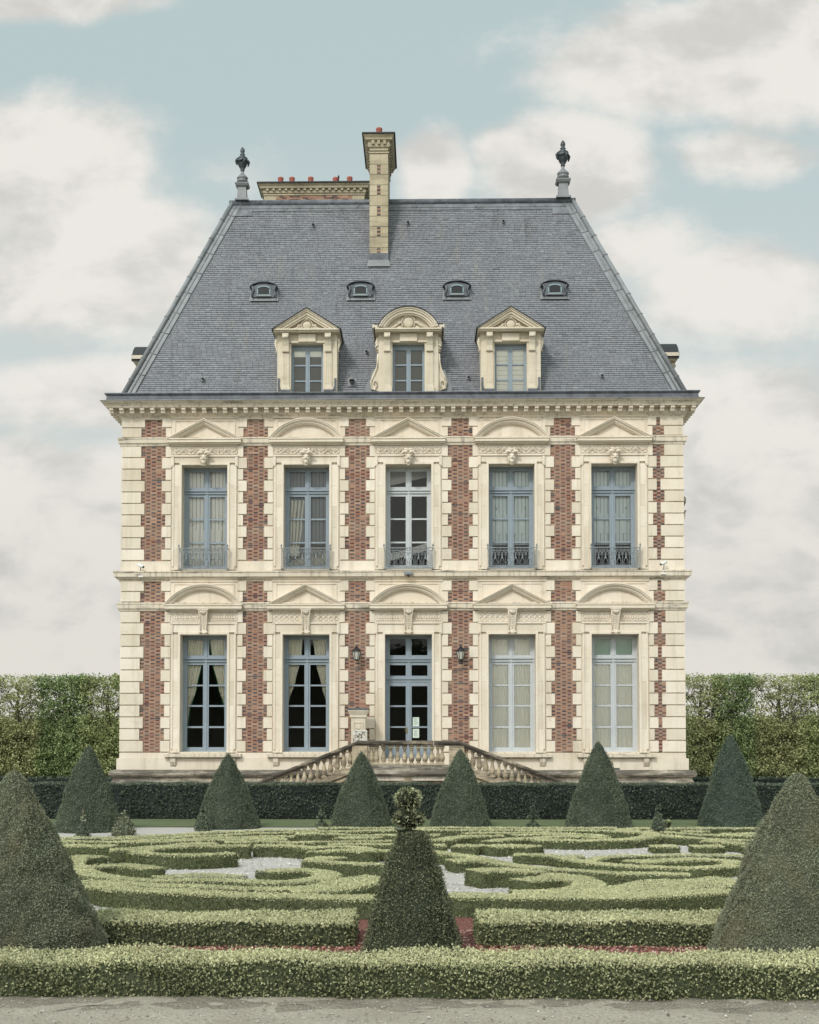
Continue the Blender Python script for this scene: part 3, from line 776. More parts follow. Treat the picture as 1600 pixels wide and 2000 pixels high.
# =================================================================== ROOF
e0 = 0.02
def topx(px, py, y): return P(px, py, YF+y).x - X0
INS = 3.35
ZT = Z(396, INS); TL = topx(455, 396, INS); TR = topx(1117.5, 394, INS)
EL, ER = topx(243, 766, .0), topx(1336, 766, .0)
Y0r, Y1r = 0.0, DEP-.1
roofb = MB()
B4 = [(EL, Y0r, ZE-.02), (ER, Y0r, ZE-.02), (ER, Y1r, ZE-.02), (EL, Y1r, ZE-.02)]
T4 = [(TL, INS, ZT), (TR, INS, ZT), (TR, Y1r-INS, ZT), (TL, Y1r-INS, ZT)]
roofb.add(B4+T4, [(0,1,5,4),(1,2,6,5),(2,3,7,6),(3,0,4,7),(4,5,6,7),(3,2,1,0)], .2)
roof = roofb.build('roof', MAT['slate_under'], ch)
def slates(A, B, C, D, inset=.0):
    """A,B lower corners, C,D upper corners (above B and A)"""
    A, B, C, D = map(Vector, (A, B, C, D)); s = MB()
    nrm = (B-A).cross(D-A).normalized()
    H = C.z-A.z; n = int(round(H/.083)); wid = .205
    for r in range(n):
        t0, t1 = r/n, (r+1)/n
        L0, R0 = A.lerp(D, t0), B.lerp(C, t0); L1, R1 = A.lerp(D, t1), B.lerp(C, t1)
        ww = (R0-L0).length; u = (R0-L0).normalized(); up = (D-A)-(D-A).dot(u)*u; up = up*(1/n)
        x = -random.random()*.1 - (wid/2 if r % 2 else 0)
        xin0 = 0; xmax = ww
        while x < xmax:
            w = wid*random.uniform(.86, 1.14)
            xa, xb = max(x, 0), min(x+w, xmax)
            if xb-xa > .02:
                lo = random.uniform(.012, .020); dz = up*random.uniform(-.04, .05)
                p0 = L0+u*(xa+.004)+nrm*lo+dz; p1 = L0+u*(xb-.004)+nrm*lo+dz
                p2 = L0+u*(xb-.004)+nrm*.006+up*.86; p3 = L0+u*(xa+.004)+nrm*.006+up*.86
                q0 = p0-nrm*lo; q1 = p1-nrm*lo
                rv = min(1, max(0, random.gauss(.5, .16)))
                s.add([tuple(p0), tuple(p1), tuple(p2), tuple(p3), tuple(q0), tuple(q1)], [(0,1,2,3), (4,5,1,0)], rv)
            x += w
    return s
sl = slates(B4[0], B4[1], T4[1], T4[0]); sl.build('slates', MAT['slate'], roof)
sl = slates(B4[3], B4[0], T4[0], T4[3]); sl.build('slates', MAT['slate'], roof)
sl = slates(B4[1], B4[2], T4[2], T4[1]); sl.build('slates', MAT['slate'], roof)
# hip flashings
def hip(Bc, Tc, other_b, other_t, sgn):
    s = MB(); Bc, Tc = Vector(Bc), Vector(Tc); d = (Tc-Bc); L = d.length; d.normalize()
    u = Vector((-sgn, 0, 0)); nrm = Vector((0, -1, 0)); nrm = (nrm - nrm.dot(d)*d)
    # front plane normal
    ev = d.cross(u); ev = ev if ev.y < 0 else -ev; ev.normalize()
    wv = (u - u.dot(d)*d).normalized()
    def strip(a, e, hgt, r=.5):
        p = [Bc+wv*a, Bc+wv*e, Tc+wv*e, Tc+wv*a]
        top = [q+ev*hgt for q in p]
        s.add([tuple(q) for q in top+p], [(0,1,2,3) if sgn > 0 else (0,1,2,3), (0,4,5,1), (1,5,6,2), (3,2,6,7), (0,3,7,4)], r)
    strip(.0, .33, .045, .5); 
    s.tube([Bc+wv*.18+ev*.05, Tc+wv*.18+ev*.05], .022, 6)
    s.tube([Bc+ev*.06-wv*.02, Tc+ev*.06-wv*.02], .085, 8)
    s.tube([Bc+wv*.33+ev*.03, Tc+wv*.33+ev*.03], .02, 5)
    n = int(L/1.0)
    for k in range(1, n+1):
        p = Bc+d*(L*k/(n+.6))
        s.tube([p+ev*.055+wv*.08, p+ev*.055+wv*.33], .016, 5)
        q = p - d*.35
        s.tube([q+ev*.06-wv*.02, q+ev*.06-wv*.02+d*.03], .105, 8)
    # return on the side slope
    ey = Vector((0, 1, 0)); wy = (ey-ey.dot(d)*d).normalized(); ez = d.cross(wy); ez = ez if ez.x*(-sgn) < 0 else -ez
    p = [Bc, Bc+wy*.4, Tc+wy*.4, Tc]; s.add([tuple(q+ez*.045) for q in p], [(0,1,2,3)])
    s.build('hip_flashing', MAT['lead'], roof)
hip(B4[0], T4[0], None, None, -1); hip(B4[1], T4[1], None, None, 1)
# ridge roll with apron
s = MB(); rz = ZT
s.tube([(TL-.12, INS-.02, rz), (TR+.12, INS-.02, rz)], .125, 12)
s.tube([(TL-.02, INS-.02, rz), (TL-.02, Y1r-INS, rz)], .125, 12); s.tube([(TR+.02, INS-.02, rz), (TR+.02, Y1r-INS, rz)], .125, 12)
s.build('ridge_roll', MAT['lead_dark'], roof)
sl_ = (ZT-ZE)/INS
def onroof(x, z, off=0.0):     # point on the front slope
    t = (z-ZE)/sl_; return (x, t-off*math.sin(math.atan(sl_)), z+off*math.cos(math.atan(sl_)))
s = MB()
def apron(xa, xb, za, zb2, off, r=.5):
    a0, a1, a2, a3 = onroof(xa, za, off), onroof(xb, za, off), onroof(xb, zb2, off), onroof(xa, zb2, off)
    b0, b1, b2, b3 = onroof(xa, za), onroof(xb, za), onroof(xb, zb2), onroof(xa, zb2)
    s.add([a0,a1,a2,a3,b0,b1,b2,b3], [(0,1,2,3),(4,5,1,0),(0,3,7,4),(1,5,6,2)], r)
s2 = s
apron(TL-.05, TR+.05, ZT-.26, ZT, .05); apron(TL-.12, TR+.12, ZT-.36, ZT-.262, .035); apron(TL-.15, TL+.75, ZT-.58, ZT-.362, .04); apron(TR-.75, TR+.15, ZT-.58, ZT-.362, .04)
for k in range(12):
    x = TL+.3+(TR-TL-.6)*k/11; apron(x-.015, x+.015, ZT-.26, ZT, .07)
s.build('ridge_apron', MAT['lead_mid'], roof)
# finials
def finial(px, pyb, pyt, name_x):
    y = INS+.02; x = topx(px, 388, y); zb = ZT+.08; ztop = Z(pyt, y); H = ztop-zb; k = H/1.98
    s = MB()
    s.square_lathe([(.24,0),(.24,.06),(.17,.09),(.15,.42),(.145,.50),(.20,.53),(.24,.60),(.24,.63),(.15,.66)], (0,0,0))
    s.lathe([(.13,.66),(.14,.69),(.19,.72),(.20,.76),(.15,.80),(.19,.83),(.20,.87),(.17,.90),(.12,.96),(.06,1.02),(.05,1.10)], (0,0,0), 14)
    o = s.build('finial', MAT['lead'], roof, (x, y, zb)); o.scale = (k, k, k)
    u = MB()
    u.lathe([(.05,1.10),(.08,1.13),(.06,1.16),(.11,1.24),(.16,1.34),(.19,1.44),(.20,1.50),(.17,1.55),(.19,1.57),(.12,1.63),(.06,1.68),(.10,1.71),(.05,1.74),(.075,1.80),(.085,1.85),(.05,1.92),(.008,1.99)], (0,0,0), 14)
    for a in range(4):
        an = a*PI/2+.4; ca, sa = math.cos(an), math.sin(an)
        u.tube([(ca*.18, sa*.18, 1.54), (ca*.23, sa*.23, 1.47), (ca*.22, sa*.22, 1.38), (ca*.20, sa*.20, 1.30)], [.04,.05,.035,.015], 6)
        an2 = an+PI/4; u.tube([(math.cos(an+q)*.205, math.sin(an+q)*.205, 1.52-.09*math.sin(q/(PI/2)*PI)) for q in np.linspace(0, PI/2, 6)], .025, 5)
    for q in range(5):
        an = q*1.3; u.tube([(math.cos(an)*.05, math.sin(an)*.05, 1.84), (math.cos(an)*.06, math.sin(an)*.06, 1.90), (math.cos(an)*.02, math.sin(an)*.02, 1.97)], [.02,.018,.004], 5)
    u.build('urn', MAT['bronze'], roof, (x, y, zb)).scale = (k, k, k)
finial(473.5, 390, 285, 0); finial(1100, 387, 277, 0)
# small vent pipes on the slates
for (px, py, r) in ((612,438,.045),(797,435,.045),(983,434,.045),(397,738,.045),(1175,735,.045),(915,737,.045),(716,686,.045),(688,744,.10)):
    # solve depth on slope
    y = 1.0
    for _ in range(12): z = Z(py, y); y = (z-ZE)/sl_
    x = topx(px, py, y); s = MB()
    s.tube([(x, y+.1, z-.05), (x, y-.12, z+.02), (x, y-.16-r, z-.04)], [r, r, r*1.05], 8)
    s.tube([(x, y-.165-r, z-.045), (x, y-.168-r, z-.05)], [r*.8, r*.8], 8, m=1)
    w = r*1.5; a = [onroof(x-w, z-w*1.5, .03), onroof(x+w, z-w*1.5, .03), onroof(x+w, z+w*.7, .03), onroof(x-w, z+w*.7, .03)]
    s.add(a, [(0,1,2,3)]); s.build('vent_pipe', [MAT['lead'], MAT['black']], roof)
# little arched roof windows
def hatch(px):
    y = 1.5
    for _ in range(12): z = Z(575, y); y = (z-ZE)/sl_
    x = topx(px, 575, y); m2 = 1/ (F/(YF+y)); yf = y-.16
    zz = lambda p: Z(p, yf)
    W = 28*m2; s = MB()
    fl = [onroof(x-W, zz(586), .04), onroof(x+W, zz(586), .04), onroof(x+W, zz(555), .04), onroof(x-W, zz(555), .04)]
    s.add(fl, [(0,1,2,3)])
    # hood: arched slab projecting
    n = 12; arcO = []; arcI = []
    for k in range(n+1):
        t = k/n; xx = (t-.5)*2
        arcO.append((x+W*xx, zz(560)+ (zz(549)-zz(560))*math.sqrt(max(0, 1-xx*xx))))
    # hood surface from roof to front
    vs = []; fs = []
    for (xx, z2) in arcO:
        vs += [(xx, yf-.06, z2), (xx, (z2-ZE)/sl_-.02, z2+.03)]
    for k in range(n): fs.append((2*k, 2*k+2, 2*k+3, 2*k+1))
    s.add(vs, fs)
    o = s.build('roof_hatch', MAT['lead'], ch)
    h = MB()
    inner = [(x-W*.62, zz(580)), (x-W*.62, zz(562))] + [(x-W*.62*math.cos(t), zz(562)+.09*math.sin(t)) for t in np.linspace(0.2, PI-.2, 8)] + [(x+W*.62, zz(562)), (x+W*.62, zz(580))]
    outer = arcO
    # face ring between the outer arch and the frame, in dark lead
    top = [(x-W*.76, zz(579)), (x-W*.76, zz(560))]+[(x+(p[0]-x)*.78, p[1]-.05) for p in arcO[1:-1]]+[(x+W*.76, zz(560)), (x+W*.76, zz(579))]
    h.prism(top, yf-.02, yf+.5)
    for e in (-1, 1):
        h.tube([(x+e*W*.80, yf-.05, zz(559)), (x+e*W*.72, yf-.06, zz(566)), (x+e*W*.84, yf-.06, zz(573)), (x+e*W*.80, yf-.06, zz(580))], [.05,.035,.04,.03], 6)
    h.tube([(p[0], yf-.06, p[1]-.01) for p in arcO], .028, 6)
    h.build('hood', MAT['lead_dark'], o)
    fz0, fz1 = zz(576), zz(556.5); fw = 13.5*m2; fb = MB()
    fb.box(x-fw, x+fw, yf-.045, yf-.021, fz0, fz0+.04); 
    for e in (-1, 1): fb.box(*sorted((x+e*fw, x+e*(fw-.045))), yf-.045, yf-.021, fz0+.06, fz1-.08)
    a1 = [(x+fw*math.cos(t), fz1-.10+.10*math.sin(t)) for t in np.linspace(0, PI, 10)]; a2 = [(x+(fw-.045)*math.cos(t), fz1-.12+.075*math.sin(t)) for t in np.linspace(PI, 0, 10)]
    fb.prism(a1+a2, yf-.045, yf-.021); fb.build('frame', MAT['teal'], o)
    g2 = MB(); g2.prism([(x-fw+.05, fz0+.05), (x+fw-.05, fz0+.05), (x+fw-.05, fz1-.1), (x, fz1-.05), (x-fw+.05, fz1-.1)], yf-.032, yf-.02); g2.build('dark_pane', MAT['black'], o)
    r_ = MB(); r_.add([onroof(x-W*1.02, zz(587), .06), onroof(x+W*1.02, zz(587), .06), onroof(x+W*1.02, zz(580.5), .07), onroof(x-W*1.02, zz(580.5), .07)], [(0,1,2,3)])
    r_.box(x-fw-.03, x+fw+.03, yf-.07, yf-.02, zz(578), fz0); r_.build('apron', MAT['lead'], o)
for px in (516.5, 705, 892.5, 1083): hatch(px)
# ---- dormers -------------------------------------------------------------
DY = -0.34
def zd(p): return Z(p, DY) - ZE
def dormer(kind, name_loc):
    """local frame: x from centre, y=0 is the jamb face, z above the eave"""
    s = MB(); px = M
    ow = 31.5*px; jw = 58.5*px; zt = zd(670)
    ztop = zd(651)
    def depth(z): return (z/sl_) - DY + .05
    # jambs
    for e in (-1, 1):
        xa, xb = sorted((e*ow, e*jw)); s.box(xa, xb, 0, 1.5, -.05, ztop, .5)
        # fluted pilaster
        s.box(*sorted((e*(ow+3*px), e*(ow+17*px))), -.05, 0, .12, zd(688), .6)
        for q in (6, 10, 14): s.box(*sorted((e*(ow+(q-.9)*px), e*(ow+(q+.9)*px))), -.062, -.05, .25, zd(690), .35)
        s.box(*sorted((e*(ow+1*px), e*(ow+19*px))), -.07, 0, -.04, .12, .5)
        # console
        s.prism_x([(0, zd(687)), (-.08, zd(687)), (-.10, zd(676)), (-.16, zd(668)), (-.24, zd(660)), (-.25, zd(653)), (0, zd(653))], *sorted((e*(ow+4*px), e*(ow+16*px))), .6)
        s.tube([(e*(ow+4*px), -.22, zd(660)), (e*(ow+16*px), -.22, zd(660))], .06, 8)
        s.box(*sorted((e*(ow+3.4*px), e*(ow+16.6*px))), -.115, 0, zd(687.5), zd(684), .35)
        for q in range(4): s.box(*sorted((e*(ow+(5+q*3)*px), e*(ow+(6.5+q*3)*px))), -.13, -.1, zd(686.5), zd(684.5), .6)
        # side scroll seen in profile
        s.tube([(e*(jw+.01), .1, zd(658)), (e*(jw+.06), .12, zd(668)), (e*(jw+.02), .12, zd(680)), (e*(jw+.04), .12, zd(686))], [.06,.07,.04,.05], 7)
    s.box(-ow, ow, 0, .25, zt, ztop, .45); s.box(-ow-.1, ow+.1, -.04, 0, zt+.02, zt+.09, .6)
    s.box(-17*px, 17*px, -.09, 0, zd(667.5), zd(652.5), .65)
    cb0, cb1 = zd(651), zd(645.5); cw = 66*px
    s.box(-cw+.02, cw-.02, -.26, 1.45, cb0, cb0+.05, .5); s.box(-cw, cw, -.32, 1.45, cb0+.05, cb1, .7)
    if kind == 'tri':
        h, zap = 65*px, zd(606)
        for (d0, d1, y) in [(0,.05,-.34),(.05,.11,-.30),(.11,.20,-.25),(.20,.27,-.20)]:
            k = h/(zap-cb1); s.prism([(-h+d0*k, cb1), (0, zap-d0), (h-d0*k, cb1), (h-d1*k, cb1), (0, zap-d1), (-h+d1*k, cb1)], y, .3, .6)
        s.prism([(-h+.3, cb1), (0, zap-.2), (h-.3, cb1)], -.05, 1.4, .45)
        outline = [(-h-.05, cb1-.02), (0, zap+.025), (h+.05, cb1-.02)]
    else:
        h, zap = 58.5*px, zd(604.5); zs = cb1+.05
        a = zap-zs; R = (h*h+a*a)/(2*a); zc0 = zap-R
        def arc(rad, n=20):
            th = math.acos(max(-1, min(1, (zs-zc0)/rad))); return [(rad*math.sin(t), zc0+rad*math.cos(t)) for t in np.linspace(-th, th, n)]
        for (d0, d1, y) in [(0,.05,-.34),(.05,.11,-.30),(.11,.19,-.25),(.19,.24,-.20)]:
            A, B = arc(R-d0), arc(R-d1); n = len(A); vs = []; fs = []
            for (pp, qq) in zip(A, B): vs += [(pp[0], y, pp[1]), (qq[0], y, qq[1]), (pp[0], .2, pp[1]), (qq[0], .2, qq[1])]
            for t in range(n-1):
                o = t*4; fs += [(o, o+1, o+5, o+4), (o, o+4, o+6, o+2), (o+1, o+3, o+7, o+5)]
            fs += [(0,2,3,1), (4*n-4, 4*n-3, 4*n-1, 4*n-2)]
            s.add(vs, fs, .6)
        s.prism([(-h, cb1)]+arc(R-.1)+[(h, cb1)], -.05, 1.4, .45)
        outline = [(-h-.02, zs)] + arc(R+.025) + [(h+.02, zs)]
        for e in (-1, 1):
            s.box(*sorted((e*(h-.04), e*(h+.20))), -.31, 1.3, cb1, cb1+.13, .6)
            # big volute brackets
            pts = [(e*(jw+.02), .08, zd(690)), (e*(jw+.03), .08, zd(706)), (e*(jw+.09), .08, zd(720)), (e*(jw+.2), .08, zd(734)), (e*(jw+.27), .08, zd(745)), (e*(jw+.24), .08, zd(757)), (e*(jw+.12), .08, zd(760)), (e*(jw+.06), .08, zd(752)), (e*(jw+.08), .08, zd(743)), (e*(jw+.16), .08, zd(743)), (e*(jw+.16), .08, zd(750))]
            s.tube(pts, [.04]*7+[.035,.03,.025,.02], 7)
            s.prism([(e*jw, zd(700)), (e*(jw+.06), zd(712)), (e*(jw+.22), zd(735)), (e*(jw+.28), zd(748)), (e*(jw+.2), zd(760)), (e*jw, zd(762))], .1, .4, .5)
            s.tube([(e*(jw+.02), .06, zd(672)), (e*(jw+.10), .06, zd(675)), (e*(jw+.10), .06, zd(682)), (e*(jw+.03), .06, zd(680))], .035, 7)
    body = s.build('dormer', MAT['stone_dormer'], ch)
    # carved cartouche
    c = MB(); zc = zd(636) if kind == 'tri' else zd(631); r = .155 if kind == 'tri' else .19
    c.ell((0, -.08, zc), (r, .06, r*.98), 16, 8)
    c.tube([((r+.04)*math.sin(t), -.10, zc+(r+.03)*math.cos(t)) for t in np.linspace(-2.3, 2.3, 18)], .028, 6)
    c.tube([(-.13, -.11, zc+r+.05), (0, -.14, zc+r+.07), (.13, -.11, zc+r+.05)], [.03,.05,.03], 7)
    for e in (-1, 1):
        c.tube([(e*.13+.03*math.cos(t), -.12, zc+r+.06+.03*math.sin(t)) for t in np.linspace(0, 6, 8)], .02, 5)
        c.tube([(e*(r+.03), -.10, zc), (e*(r+.12), -.10, zc-.02), (e*(r+.17), -.10, zc-.07), (e*(r+.24), -.10, zc-.12), (e*(r+.42), -.09, cb1+.05)], [.035,.045,.035,.04,.02], 7)
        c.tube([(e*(r+.14)+.03*math.cos(t), -.12, zc+.03*math.sin(t)) for t in np.linspace(0, 6, 8)], .018, 5)
        c.ell((e*(r+.12), -.08, cb1+.07), (.09,.04,.05), 8, 5)
    c.build('carved_cartouche', MAT['stone_dormer'], body)
    # lead covering of the dormer roof
    l = MB(); n = len(outline)
    vs = []; fs = []
    for (xx, z2) in outline: vs += [(xx, -.36, z2), (xx, max(.4, (z2)/sl_ - DY+.15), z2+.0), (xx, -.36, z2-.04)]
    for k in range(n-1): o = 3*k; fs += [(o, o+3, o+4, o+1), (o+2, o+5, o+3, o)]
    l.add(vs, fs); 
    for e in (-1, 1):
        l.prism([(e*(jw+.02), cb0-.16), (e*(cw+.02), cb1+.03), (e*(cw-.03), cb1+.03), (e*(jw+.0), cb0-.12)], -.05, 1.2) if False else None
        l.box(*sorted((e*(cw-.02), e*(cw+.02))), -.33, 1.3, cb0+.02, cb1+.02)
        l.box(*sorted((e*(h-.1), e*(cw+.02))), -.34, 1.3, cb1 + (.13 if kind != 'tri' else 0), cb1+.02+(.13 if kind != 'tri' else 0))
    l.build('lead_covering', MAT['lead_edge'], body)
    for e in (-1, 1):
        l = MB()
        if kind == 'tri':
            l.prism([(e*(jw-.02), .0), (e*(jw-.02), zd(738)), (e*(jw-.09), zd(738)), (e*(jw-.09), zd(752)), (e*(jw-.13), .02)], -.03, .05)
            l.box(*sorted((e*(ow+.02), e*(ow+.34))), -.1, 0, -.04, .035)
        else:
            l.prism([(e*(jw+.05), zd(722)), (e*(jw+.22), zd(720)), (e*(jw+.30), zd(736)), (e*(jw+.44), zd(750)), (e*(jw+.47), -.02), (e*jw, -.02)], .14, .2)
        l.build('lead_flashing', MAT['lead'] if kind != 'tri' else MAT['lead_dark'], body)
    # casement
    w = MB(); yy = .25; zb = -.05; z1 = zt
    for e in (-1, 1):
        w.box(*sorted((e*ow, e*(ow-4.5*px))), yy, yy+.06, zb, z1); w.box(*sorted((e*.6*px, e*4.2*px)), yy+.006, yy+.06, zb, z1)
    w.box(-.9*px, .9*px, yy-.01, yy+.05, zb, z1)
    zq = lambda p: Z(p, DY+.25)-ZE
    for (p0, p1) in ((672, 684), (711.5, 714.2), (742, 744.5)): w.box(-ow, ow, yy+.012, yy+.055, zq(p1), zq(p0) if p0 > 673 else z1)
    wo = w.build('dormer_window', MAT['blue'], body)
    g2 = MB(); g2.add([(-ow, yy+.03, zb), (ow, yy+.03, zb), (ow, yy+.03, z1), (-ow, yy+.03, z1)], [(0,1,2,3)]); g2.build('glass', MAT['glass'], body)
    g3 = MB(); g3.box(-ow, ow, .325, .333, zb, z1); g3.build('attic_dark_panel', MAT['interior'], body)  # flat panel close behind the glass, standing in for the attic's darkness
    return body
d_l = dormer('tri', 0); d_l.location = (topx(600, 700, DY), DY, ZE)
d_c = dormer('arch', 0); d_c.location = (topx(798, 700, DY), DY, ZE)
d_r = copy_tree(d_l, ch, (topx(997.5, 700, DY), DY, ZE))
s = MB()
for q in range(10): s.box(-30*M, 30*M, .305+.005*(q%2), .32, -.05+q*.165, .105+q*.165, .5)
s.build('roller_blind', MAT['sheer'], d_r)
s = MB()
s.box(-30*M, 30*M, .305, .32, Z(697, .0)-ZE, zd(672)); s.build('half_lowered_blind', MAT['sheer'], d_l)
ysd = 4.1
for (xx, rz) in ((EL-.20+.12, -PI/2), (ER+.20-.12, PI/2)):
    copy_tree(d_c, ch, (xx, ysd, ZE), rz); copy_tree(d_c, ch, (xx, ysd+3.6, ZE), rz)
# ---- chimneys ------------------------------------------------------------
def chimney(px0, px1, yfront, dep, py_base, py_cap, capx, pots, front=True):
    x0, x1 = topx(px0, 400, yfront), topx(px1, 400, yfront)
    zcap = Z(py_cap, yfront-.15); s = MB(); zb = ZT-1.2 if not front else Z(py_base, yfront)
    cz0 = zcap-.10
    ov = .17
    brk = MB(); inl = []
    if front:
        mm = (YF+yfront)/F
        z = zb-.9; k = 0
        body_top = zcap-.62
        s.box(x0+.015, x1-.015, yfront+.015, yfront+dep-.015, zb-1.5, body_top, .4)
        zs = zb+.02; k = 0
        while zs < body_top-.1:
            z2 = min(zs+.385, body_top)
            if k % 2 == 1 or zs+.5 > body_top: s.box(x0, x1, yfront, yfront+dep, zs+.025, z2, rr())
            else:
                xm = (x0+x1)/2; bw = .065
                s.box(x0, xm-bw, yfront, yfront+dep, zs+.025, z2, rr()); s.box(xm+bw, x1, yfront, yfront+dep, zs+.025, z2, rr())
                ib = MB(); inl.append(ib)
                for q in range(5):
                    zz = zs+.03+q*.071; ib.box(xm-bw+.004, xm+bw-.004, yfront+.004, yfront+.05, zz+.006, zz+.065, random.uniform(.1,.4) if q % 2 else random.uniform(.56,.75))
            zs = z2; k += 1
        # side bricks groove
    else:
        body_top = zcap-.42
        s.box(x0, x1, yfront, yfront+dep, zb-1, body_top, .5)
        zz = Z(400, yfront); xa, xb = topx(540, 385, yfront), topx(688, 385, yfront)
        r = 0
        while zz < Z(381, yfront):
            x = xa-(.1 if r % 2 else 0)
            while x < xb:
                brk.box(max(x, xa), min(x+.2, xb), yfront-.012, yfront+.01, zz, zz+.055, random.uniform(.0,.5) if random.random() < .6 else random.uniform(.56,1)); x += .215
            zz += .068; r += 1
    cb = body_top
    s.sweep_rect([(0, cb-.02), (.03, cb), (.03, cb+.05), (.0, cb+.06), (.0, cb+.1)], x0, x1, yfront, yfront+dep)
    top = zcap
    H = top-cb
    a = cb+H*.35 if front else cb+H*.2
    s.sweep_rect([(0, cb), (.0, a-.02), (.05, a), (.06, a+.06), (.06, top-.20), (.15, top-.17), (.17, top-.1), (.22, top-.04), (.22, top)], x0, x1, yfront, yfront+dep)
    # dentils
    n = max(3, int((x1-x0)/.25)) if not front else 3
    for k in range(n): 
        xx = x0+.02+(x1-x0-.04)*(k+.5)/n; s.box(xx-.05, xx+.05, yfront-.13, yfront, a+.08, top-.18, .6)
    m_ = int(dep/.25)
    for k in range(m_):
        yy = yfront+dep*(k+.5)/m_
        for (xa, xb) in ((x0-.13, x0), (x1, x1+.13)): s.box(xa, xb, yy-.05, yy+.05, a+.08, top-.18, .6)
    o = s.build('chimney', MAT['stone_chim'], ch)
    if brk.v: brk.build('brick_inlay', MAT['brick'], o)
    for ib in inl: ib.build('brick_inlay', MAT['brick'], o)
    l = MB(); l.box(x0-.27, x1+.27, yfront-.27, yfront+dep+.27, top, top+.05); l.build('lead_cap', MAT['lead_edge'], o)
    l = MB(); l.add([(x0-.25,yfront-.25,top+.052),(x1+.25,yfront-.25,top+.052),(x1+.1,yfront+.1,top+.12),(x0-.1,yfront+.1,top+.12),(x1+.1,yfront+dep-.1,top+.12),(x0-.1,yfront+dep-.1,top+.12)], [(0,1,2,3),(3,2,4,5)]); l.build('cap_flashing', MAT['lead'], o)
    for (pp, pt) in pots:
        xx = topx(pp, 350, yfront+dep*.5) if not front else topx(pp, 255, yfront+.5); yy = yfront+(.4 if not front else .35)
        zt = Z(pt, yy); z0 = top+.05; h = zt-z0
        q = MB(); q.lathe([(.115,0),(.11,h*.8),(.12,h*.85),(.12,h*.95),(.10,h)], (xx, yy, z0), 12); q.lathe([(.085,h-.01),(.085,h+.003)], (xx, yy, z0), 10, m=1)
        q.build('chimney_pot', [MAT['pot'], MAT['black']], o)
    return o, x0, x1
co, cx0, cx1 = chimney(722, 758, 2.2, 2.5, 505, 262.5, (714, 768), [(741, 250)])
s = MB(); zb = Z(512, 2.1)
s.box(cx0-.015, cx1+.015, 2.17, 4.5, Z(507, 2.2)-.9, Z(494.5, 2.2)); s.build('lead_sleeve', MAT['lead_dark'], co)
s = MB(); za, zb = Z(521, 2.1), Z(509, 2.1)
a = [onroof(cx0-.09, za, .07), onroof(cx1+.09, za, .07), onroof(cx1+.03, zb, .13), onroof(cx0-.03, zb, .13)]; s.add(a, [(0,1,2,3)]); s.build('lead_apron', MAT['lead'], co)
co2, _, _ = chimney(516, 712, 7.5, 1.0, 400, 357, (507, 722), [(549,345),(571,345),(607.5,345),(656,346),(683.5,345)], False)
s = MB(); x = topx(661.5, 345, 7.9); s.tube([(x, 7.9, Z(358, 7.9)), (x, 7.9, Z(342, 7.9))], .022, 6); s.tube([(x, 7.9, Z(347, 7.9)), (x, 7.9, Z(342, 7.9))], .035, 6); s.build('flue_rod', MAT['black'], co2)
# =================================================================== FIXTURES
def W2(x, y, z): return (X0+x, YF+y, z)
# wall lanterns
def lantern(px, py_t, py_b, lab):
    x = DX(px); zt, zb = Z(py_t, -.35), Z(py_b, -.35); H = zt-zb; k = H/.48
    o = empty('wall_lantern', W2(x, -.06, zb)); tag(o, lab, 'lantern', 'wall lanterns beside the door')
    b = MB(); y = -.26
    b.lathe([(.03,.45),(.05,.46),(.05,.50),(.02,.51)], (0,y,0), 8)
    b.lathe([(.175,.33),(.18,.345),(.12,.40),(.07,.44),(.06,.46)], (0,y,0), 6)
    b.build('lamp_roof', MAT['black'], o)
    f = MB()
    for q in range(6):
        a = 2*PI*q/6; f.tube([(.15*math.cos(a), y+.15*math.sin(a), .335), (.085*math.cos(a), y+.085*math.sin(a), .05)], .009, 4)
    f.lathe([(.155,.325),(.16,.34)], (0,y,0), 6); f.lathe([(.085,.03),(.09,.06)], (0,y,0), 6); f.lathe([(.01,-.01),(.03,.02),(.05,.04)], (0,y,0), 6)
    f.build('lamp_cage', MAT['black'], o)
    g = MB(); g.lathe([(.078,.06),(.142,.33)], (0,y,0), 6, smooth=False); g.build('lamp_glass', MAT['lampglass'], o)
    br = MB(); br.box(-.03,.03,-.02,.0,.1,.42); br.tube([(0,-.01,.38),(0,-.1,.46),(0,-.2,.50),(0,y,.50)], .012, 6); br.build('bracket', MAT['black'], o)
    c = MB(); c.tube([(0,y,.08),(0,y,.2)], .018, 6); c.build('bulb_holder', MAT['black'], o)
lantern(697.5, 1262, 1291, 'black six-sided wall lantern left of the entrance door')
lantern(899.5, 1262, 1291, 'black six-sided wall lantern right of the entrance door')
# cameras
def camera_dev(px, py, flip, lab):
    o = empty('security_camera', W2(DX(px), -.1, Z(py, -.3))); tag(o, lab, 'security camera', 'security cameras on the front wall')
    b = MB(); d = -1 if flip else 1
    b.tube([(-d*.10, -.14, .07), (d*.10, -.26, -.03)], .05, 8); b.build('housing', MAT['white'], o)
    l = MB(); l.tube([(d*.10, -.26, -.03), (d*.115, -.27, -.037)], .04, 8); l.build('lens', MAT['black'], o)
    a = MB(); a.tube([(-d*.02, -.18, .0), (-d*.02, -.15, -.12), (-d*.02, -.02, -.17)], .015, 6)
    a.tube([(-d*.02, -.12, -.14), (-d*.06, -.13, -.24), (-d*.03, -.12, -.32)], .006, 5); a.build('arm', MAT['iron'], o)
    c = MB(); c.box(-.08, .08, -.19, -.13, -.36, -.31); c.build('junction_box', MAT['white'], o)
camera_dev(278, 1105, False, 'white security camera above the ledge near the left corner of the wall')
camera_dev(1294, 1102, True, 'white security camera above the ledge near the right corner of the wall')
